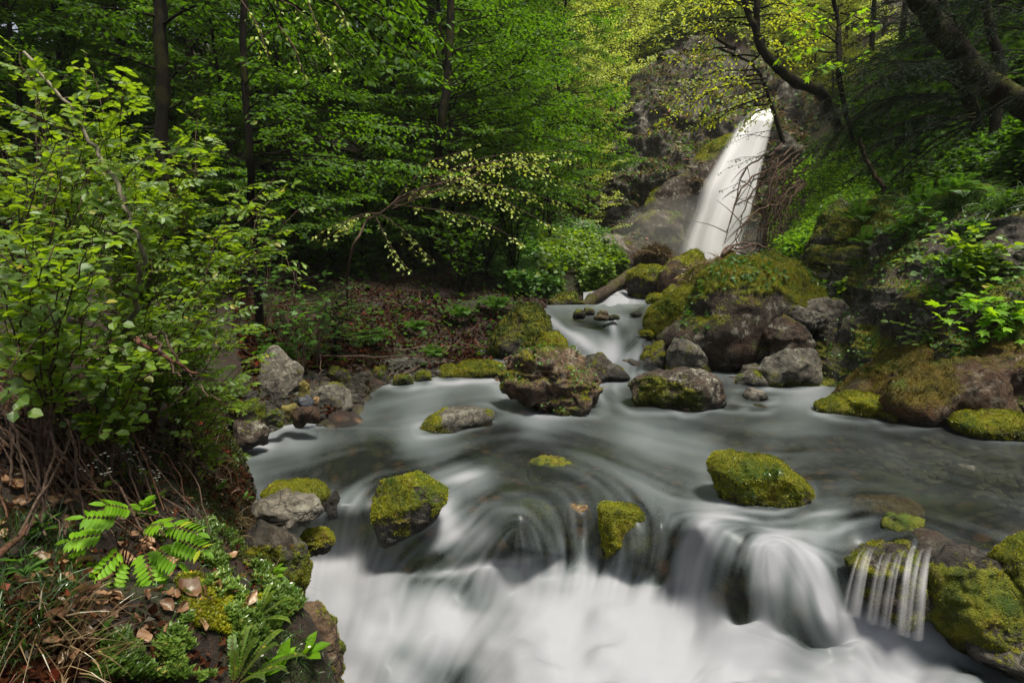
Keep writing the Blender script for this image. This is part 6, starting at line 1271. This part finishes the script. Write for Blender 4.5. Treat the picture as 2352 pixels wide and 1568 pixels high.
for i in range(16):
    q0 = inpoly([(620,700),(1000,650),(1230,680),(1150,820),(860,860),(640,840)], 1, rg)[0]; g = hit(q0[0], q0[1], 3.6, 14)[0][0]; az = rg.uniform(0, 6.28); l = rg.uniform(.5, 1.6); e_ = g + [math.cos(az) * l, math.sin(az) * l, 0]; e_[2] = float(tz(e_[0], e_[1])) + rg.uniform(.02, .2)
    mb = MB(); tube(mb, curve([g + [0, 0, .02], (g + e_) / 2 + rg.normal(0, .06, 3), e_], 12, .01, rg), np.linspace(.018, .006, 12) * rg.uniform(.5, 1.3), 6); o = mb.build('fallen_branch', M['twig'], smooth=True); tag(o, 'thin fallen branch lying on the leaf litter slope', 'branch', 'fallen branches on the leaf litter slope')

# ------------------------------------------------------------------ right bank plants
def on_wall(px, py):
    j = np.argmin((rq[:, 0] - px) ** 2 + (rq[:, 1] - py) ** 2); return rV[j] + rn[j] * .01, rn[j]
def hang_plant(seed, px, py, n, L, mat, kind, lab, spreadp=.25, drop=.1, name='leafy_plant', dens=26, group=None):
    g, nn = on_wall(px, py); tips = [g + nn * rg.uniform(.06, .22) + np.array([rg.normal(0, spreadp), 0, rg.uniform(-drop * 2, drop * 1.4)]) for _ in range(n)]
    return bush(seed, g, tips, L, dens, kind, lab, ('grassg', mat), name=name, cat='plant', arch=.12, r0=.0028, sub=2, group=group)
for i, (px, py, n, L, mat, kind, sp, dr, lab) in enumerate([(2290,560,9,.05,'herb','simple',.22,.12,'leafy plant hanging from the rock at the right border, top'),(2300,640,11,.05,'bush','tri',.25,.14,'bright leafy plant hanging from the rock at the right border, middle'),(2310,720,9,.045,'lime','maple',.2,.14,'lime-leaved plant hanging lowest at the right border'),
     (2240,640,8,.04,'herb','tri',.16,.12,'round-leaved plant beside the pale lichen streak on the wall'),(1965,690,8,.045,'bush','simple',.12,.16,'leafy plant growing on the left edge of the dark rock wall'),(1960,640,5,.04,'herb','simple',.08,.12,'upright narrow-leaved plant above it on the edge of the wall'),
     (2150,790,6,.035,'bush','simple',.15,.08,'small plant rooted at the top of the rust-brown slab'),(2080,560,5,.04,'herb','maple',.12,.1,'plant with palmate leaves on the dark wall, left one'),(2140,540,5,.04,'herb','maple',.12,.1,'plant with palmate leaves on the dark wall, right one'),(2340,480,8,.05,'dkleaf','simple',.3,.15,'dark plant in the shade at the right border above the hanging plants'),(2200,720,5,.03,'herb','simple',.12,.06,'tiny-leaved plant on the wall under the round-leaved plant')]):
    hang_plant(700 + i, px, py, n, L, mat, kind, lab, sp, dr)
for i, (px, py, s_, lab) in enumerate([(2040,500,.38,'fern on the upper left of the dark wall'),(2120,480,.42,'fern in the middle of the upper dark wall'),(2200,470,.42,'fern on the upper right of the dark wall'),(2000,560,.32,'fern low on the left edge of the dark wall'),(2090,540,.3,'fern under the middle fern on the dark wall')]):
    g, nn = on_wall(px, py); fern(720 + i, g, [(a, e, rg.uniform(.7, 1)) for a, e in zip([200,225,250,270,290,315,340,240,300], [20,35,10,30,15,30,20,55,50])], lab, L=s_, pl=s_ * .22, mat='herb', n=20, tm=TNEED2 if False else tmpl_diamond(.16, .03, .1))
wq = rV[(rq[:, 1] < 520) & (rq[:, 0] > 2000)]
def wall_pts(cond, n):
    idx = np.where(cond)[0]; j = rg.choice(idx, n); return rV[j] + rg.normal(0, .02, (n, 3))
blades(None, 0, 'grassg', 'long drooping dark green grass along the top of the dark rock wall', .12, .32, (-.25, -.6, .35), .003, .35, pts=wall_pts((rq[:, 1] < 500) & (rq[:, 0] > 2000), 2600))
blades([(2050,380),(2200,320),(2352,300),(2352,440),(2050,460)], 2600, 'grassg', 'dark green grass tussocks on the ledge above the rock wall', .12, .32, (-.3, -.4, .5), .003, .35, Y0=4, Y1=12)
mb = MB(); wp = wall_pts(rm > .35, 5000); leaves(mb, wp, rg.normal(0, 1, wp.shape), unit(np.array([-.2, -.8, .6]) + rg.normal(0, .3, wp.shape)), rg.uniform(.015, .04, len(wp)), TWIDE)
o = mb.build('wall_herbs', M['herb']); tag(o, 'tiny herbs and moss leaves growing over the dark rock wall', 'ground cover', kind='stuff')
# moss shoots on the wall
tf = tufts('wall_moss', rV, rF, rn, rm + .12, None, M['mossd'], .022, 3500, np.random.default_rng(8), 26000); tf and tag(tf, 'olive moss growing on the dark rock wall', 'moss', kind='stuff')
# hanging dry roots and litter at the cliff: tufts of brown grass on cliff ledges
cj = np.where(cm > .42)[0]; jj = rg.choice(cj, 3500)
blades(None, 0, 'grassd', 'brown grass tufts hanging from the cliff ledges', .25, .6, (0, -.7, -.1), .02, .4, pts=cV[jj])
mb = MB(); jj = rg.choice(cj, 5000); leaves(mb, cV[jj] + rg.normal(0, .05, (5000, 3)), rg.normal(0, 1, (5000, 3)), unit(np.array([0, -.7, .7]) + rg.normal(0, .4, (5000, 3))), rg.uniform(.06, .16, 5000), TWIDE)
o = mb.build('cliff_plants', M['herb']); tag(o, 'small green plants growing on the ledges of the gorge cliff', 'undergrowth', kind='stuff')

# plants and grass on boulders
def on_rock(key, n, cond=None, seed=1, up=.4):
    W, F, nn, m, Yc_, o_ = ROCKS[key]; r = np.random.default_rng(seed); c = nn[:, 2] > up
    if cond is not None: c &= cond(W)
    idx = np.where(c)[0]; j = r.choice(idx, n); return W[j], nn[j]
def child_blades(key, n, mat, L0, L1, lean, name='grass', up=.4, cond=None, wid=.0015, seed=1, spread=.5, offs=1):
    W, _ = on_rock(key, n, cond, seed, up); o = blades(None, 0, mat, None, L0, L1, lean, wid, spread, pts=W + np.random.default_rng(seed).normal(0, .006, W.shape), name=name)
    for kk in ('kind', 'category'): 
        if kk in o: del o[kk]
    o['kind'] = 'stuff'; o.parent = ROCKS[key][5]
child_blades('centre', 900, 'grassd', .05, .14, (.1, -.7, .0), up=.35)
child_blades('centre', 260, 'grassg', .03, .08, (0, -.3, .8), up=.5, seed=2)
child_blades('giant', 500, 'grassg', .08, .2, (-.2, -.5, .5), up=.55, seed=3, wid=.003)
child_blades('ridge', 600, 'grassd', .12, .3, (-.3, -.6, .2), up=.3, seed=4, wid=.004)
child_blades('farslope2', 900, 'grassd', .2, .45, (0, -.6, .2), up=.1, seed=5, wid=.012)
def tuft_at(key, px, py, n, L, seed, mat='grassg'):
    W, F, nn, m, Yc_, o_ = ROCKS[key]; a, dy, dz = ray(W[:, 0] * 0 + px, W[:, 0] * 0 + py)
    pr = np.stack([W[:, 0] / W[:, 1] , (W[:, 2] - CAM_Z) / W[:, 1]], 1); tg_ = np.array([(a / dy)[0], (dz / dy)[0]]); dd = np.linalg.norm(pr - tg_, axis=1) + (nn[:, 1] > .2) * 9
    j = np.argsort(dd)[:40]; r = np.random.default_rng(seed); pts = W[r.choice(j, n)] + r.normal(0, .006, (n, 3)); o = blades(None, 0, mat, None, L * .6, L * 1.2, (.1, -.5, .7), .0015, .35, pts=pts, name='grass_tuft'); del o['category']; o['kind'] = 'stuff'; o.parent = o_
for a in [('mossright',1780,1085,70,.05),('mossright',1720,1130,30,.04),('mossright',1680,1050,14,.035),('mossright',1730,1046,16,.035),('mossright',1760,1090,50,.05),('mossleft',900,1105,60,.035)]: tuft_at(*a, seed=int(a[1]))
mb = MB()
for key, n, L, sd in [('centre', 500, .03, 6), ('giant', 700, .06, 7)]:
    W, nn = on_rock(key, n, None, sd, .25); mb = MB(); cl = noise(W * (5 if key == 'centre' else 2.5), 3) > .0; W = W[cl]; nn = nn[cl]; r = np.random.default_rng(sd)
    leaves(mb, W + nn * .02, r.normal(0, 1, W.shape), unit(nn + [0, -.4, .6] + r.normal(0, .3, W.shape)), r.uniform(L * .5, L, len(W)), TWIDE); o = mb.build('small_plants', M['herb'], ROCKS[key][5]); o['kind'] = 'stuff'

# ------------------------------------------------------------------ log, sticks by the stream
t = MB(); pth = curve([P(1335, 706, 9.3), P(1365, 685, 9.6), P(1405, 660, 10.2), P(1440, 636, 11), P(1466, 620, 11.8)], 24, .012, rg); tube(t, pth, .105 + .02 * noise(pth * 3, 2), 14)
o = t.build('log', M['log'], smooth=True); tag(o, 'pale wet log leaning along the left of the small chute', 'log')
for a, b, Y0, Y1, r, lab in [((1525,815),(1600,712),6.5,6.9,.03,'dark curved branch leaning against the huge brown boulder'),((1475,790),(1493,806),6.4,6.4,.006,'thin twig sticking out over the cascade'),((1385,670),(1425,663),10,10,.02,'dark stick lying across the small chute'),
    ((1835,672),(1930,682),7.4,6.9,.045,'dark driftwood branch on the right of the huge brown boulder'),((1090,780),(1120,798),6.6,6.3,.012,'pale reddish stick on the left shore slope'),((1040,855),(1095,851),6.3,6.2,.010,'thin stick lying on the gravel of the left shore')]:
    mb = MB(); tube(mb, curve([P(*a, Y0), (P(*a, Y0) + P(*b, Y1)) / 2 + [0, 0, -.04], P(*b, Y1)], 14, .006, rg), np.linspace(r, r * .6, 14), 8); o = mb.build('branch', M['bark'] if r > .015 else M['stick'], smooth=True); tag(o, lab, 'branch')
for i, (x0, y0, x1, y1) in enumerate([(1650,600,1690,570),(1690,572,1780,590),(1640,610,1720,585),(1620,690,1700,610),(1700,600,1780,575),(1660,585,1740,568)]):
    mb = MB(); a, b = P(x0, y0, 8.0), P(x1, y1, 8.2); pth = curve([a, (a + b) / 2 + [0, 0, .12], b], 12, .01, rg); tube(mb, pth, np.linspace(.02, .01, 12), 6)
    o = mb.build('dead_branch', M['twig'], smooth=True); tag(o, 'bare grey dead branch lying on top of the huge brown boulder', 'dead branch', 'dead branches on top of the huge brown boulder')
# ------------------------------------------------------------------ damp air in the gorge
mb = MB(); x0, x1, y0, y1, z0_, z1 = -62, 78, -3, 54, -3, 46
mb.add([(x0,y0,z0_),(x1,y0,z0_),(x1,y1,z0_),(x0,y1,z0_),(x0,y0,z1),(x1,y0,z1),(x1,y1,z1),(x0,y1,z1)], [[0,3,2,1],[4,5,6,7],[0,1,5,4],[1,2,6,5],[2,3,7,6],[3,0,4,7]])
hm = bpy.data.materials.new('damp_air'); hm.use_nodes = True; hn = hm.node_tree; hn.nodes.clear()
ho = hn.nodes.new('ShaderNodeOutputMaterial'); hv = hn.nodes.new('ShaderNodeVolumePrincipled')
hv.inputs['Color'].default_value = (.93, .95, .92, 1); hv.inputs['Density'].default_value = .0006; hv.inputs['Anisotropy'].default_value = .2
hn.links.new(hv.outputs[0], ho.inputs['Volume'])
o = mb.build('haze', hm); tag(o, 'faint damp haze filling the gorge', 'haze', kind='stuff')
cy.volume_step_rate = 5

mb = MB(); U_, F_ = ico(3)
for (px, py, Y, r) in [(1580,570,17.6,1.5),(1540,585,17.4,1.0),(1630,590,17.4,1.1)]: pass
c_ = P(1585, 575, 17.6); mb.add(U_ * [2.6, 1.3, 1.7] + c_, F_)
mm = hm.copy(); mm.name = 'spray'; mm.node_tree.nodes['Principled Volume'].inputs['Density'].default_value = 0.07
o = mb.build('mist', mm, smooth=True); tag(o, 'white spray mist at the foot of the waterfall', 'mist', kind='stuff')
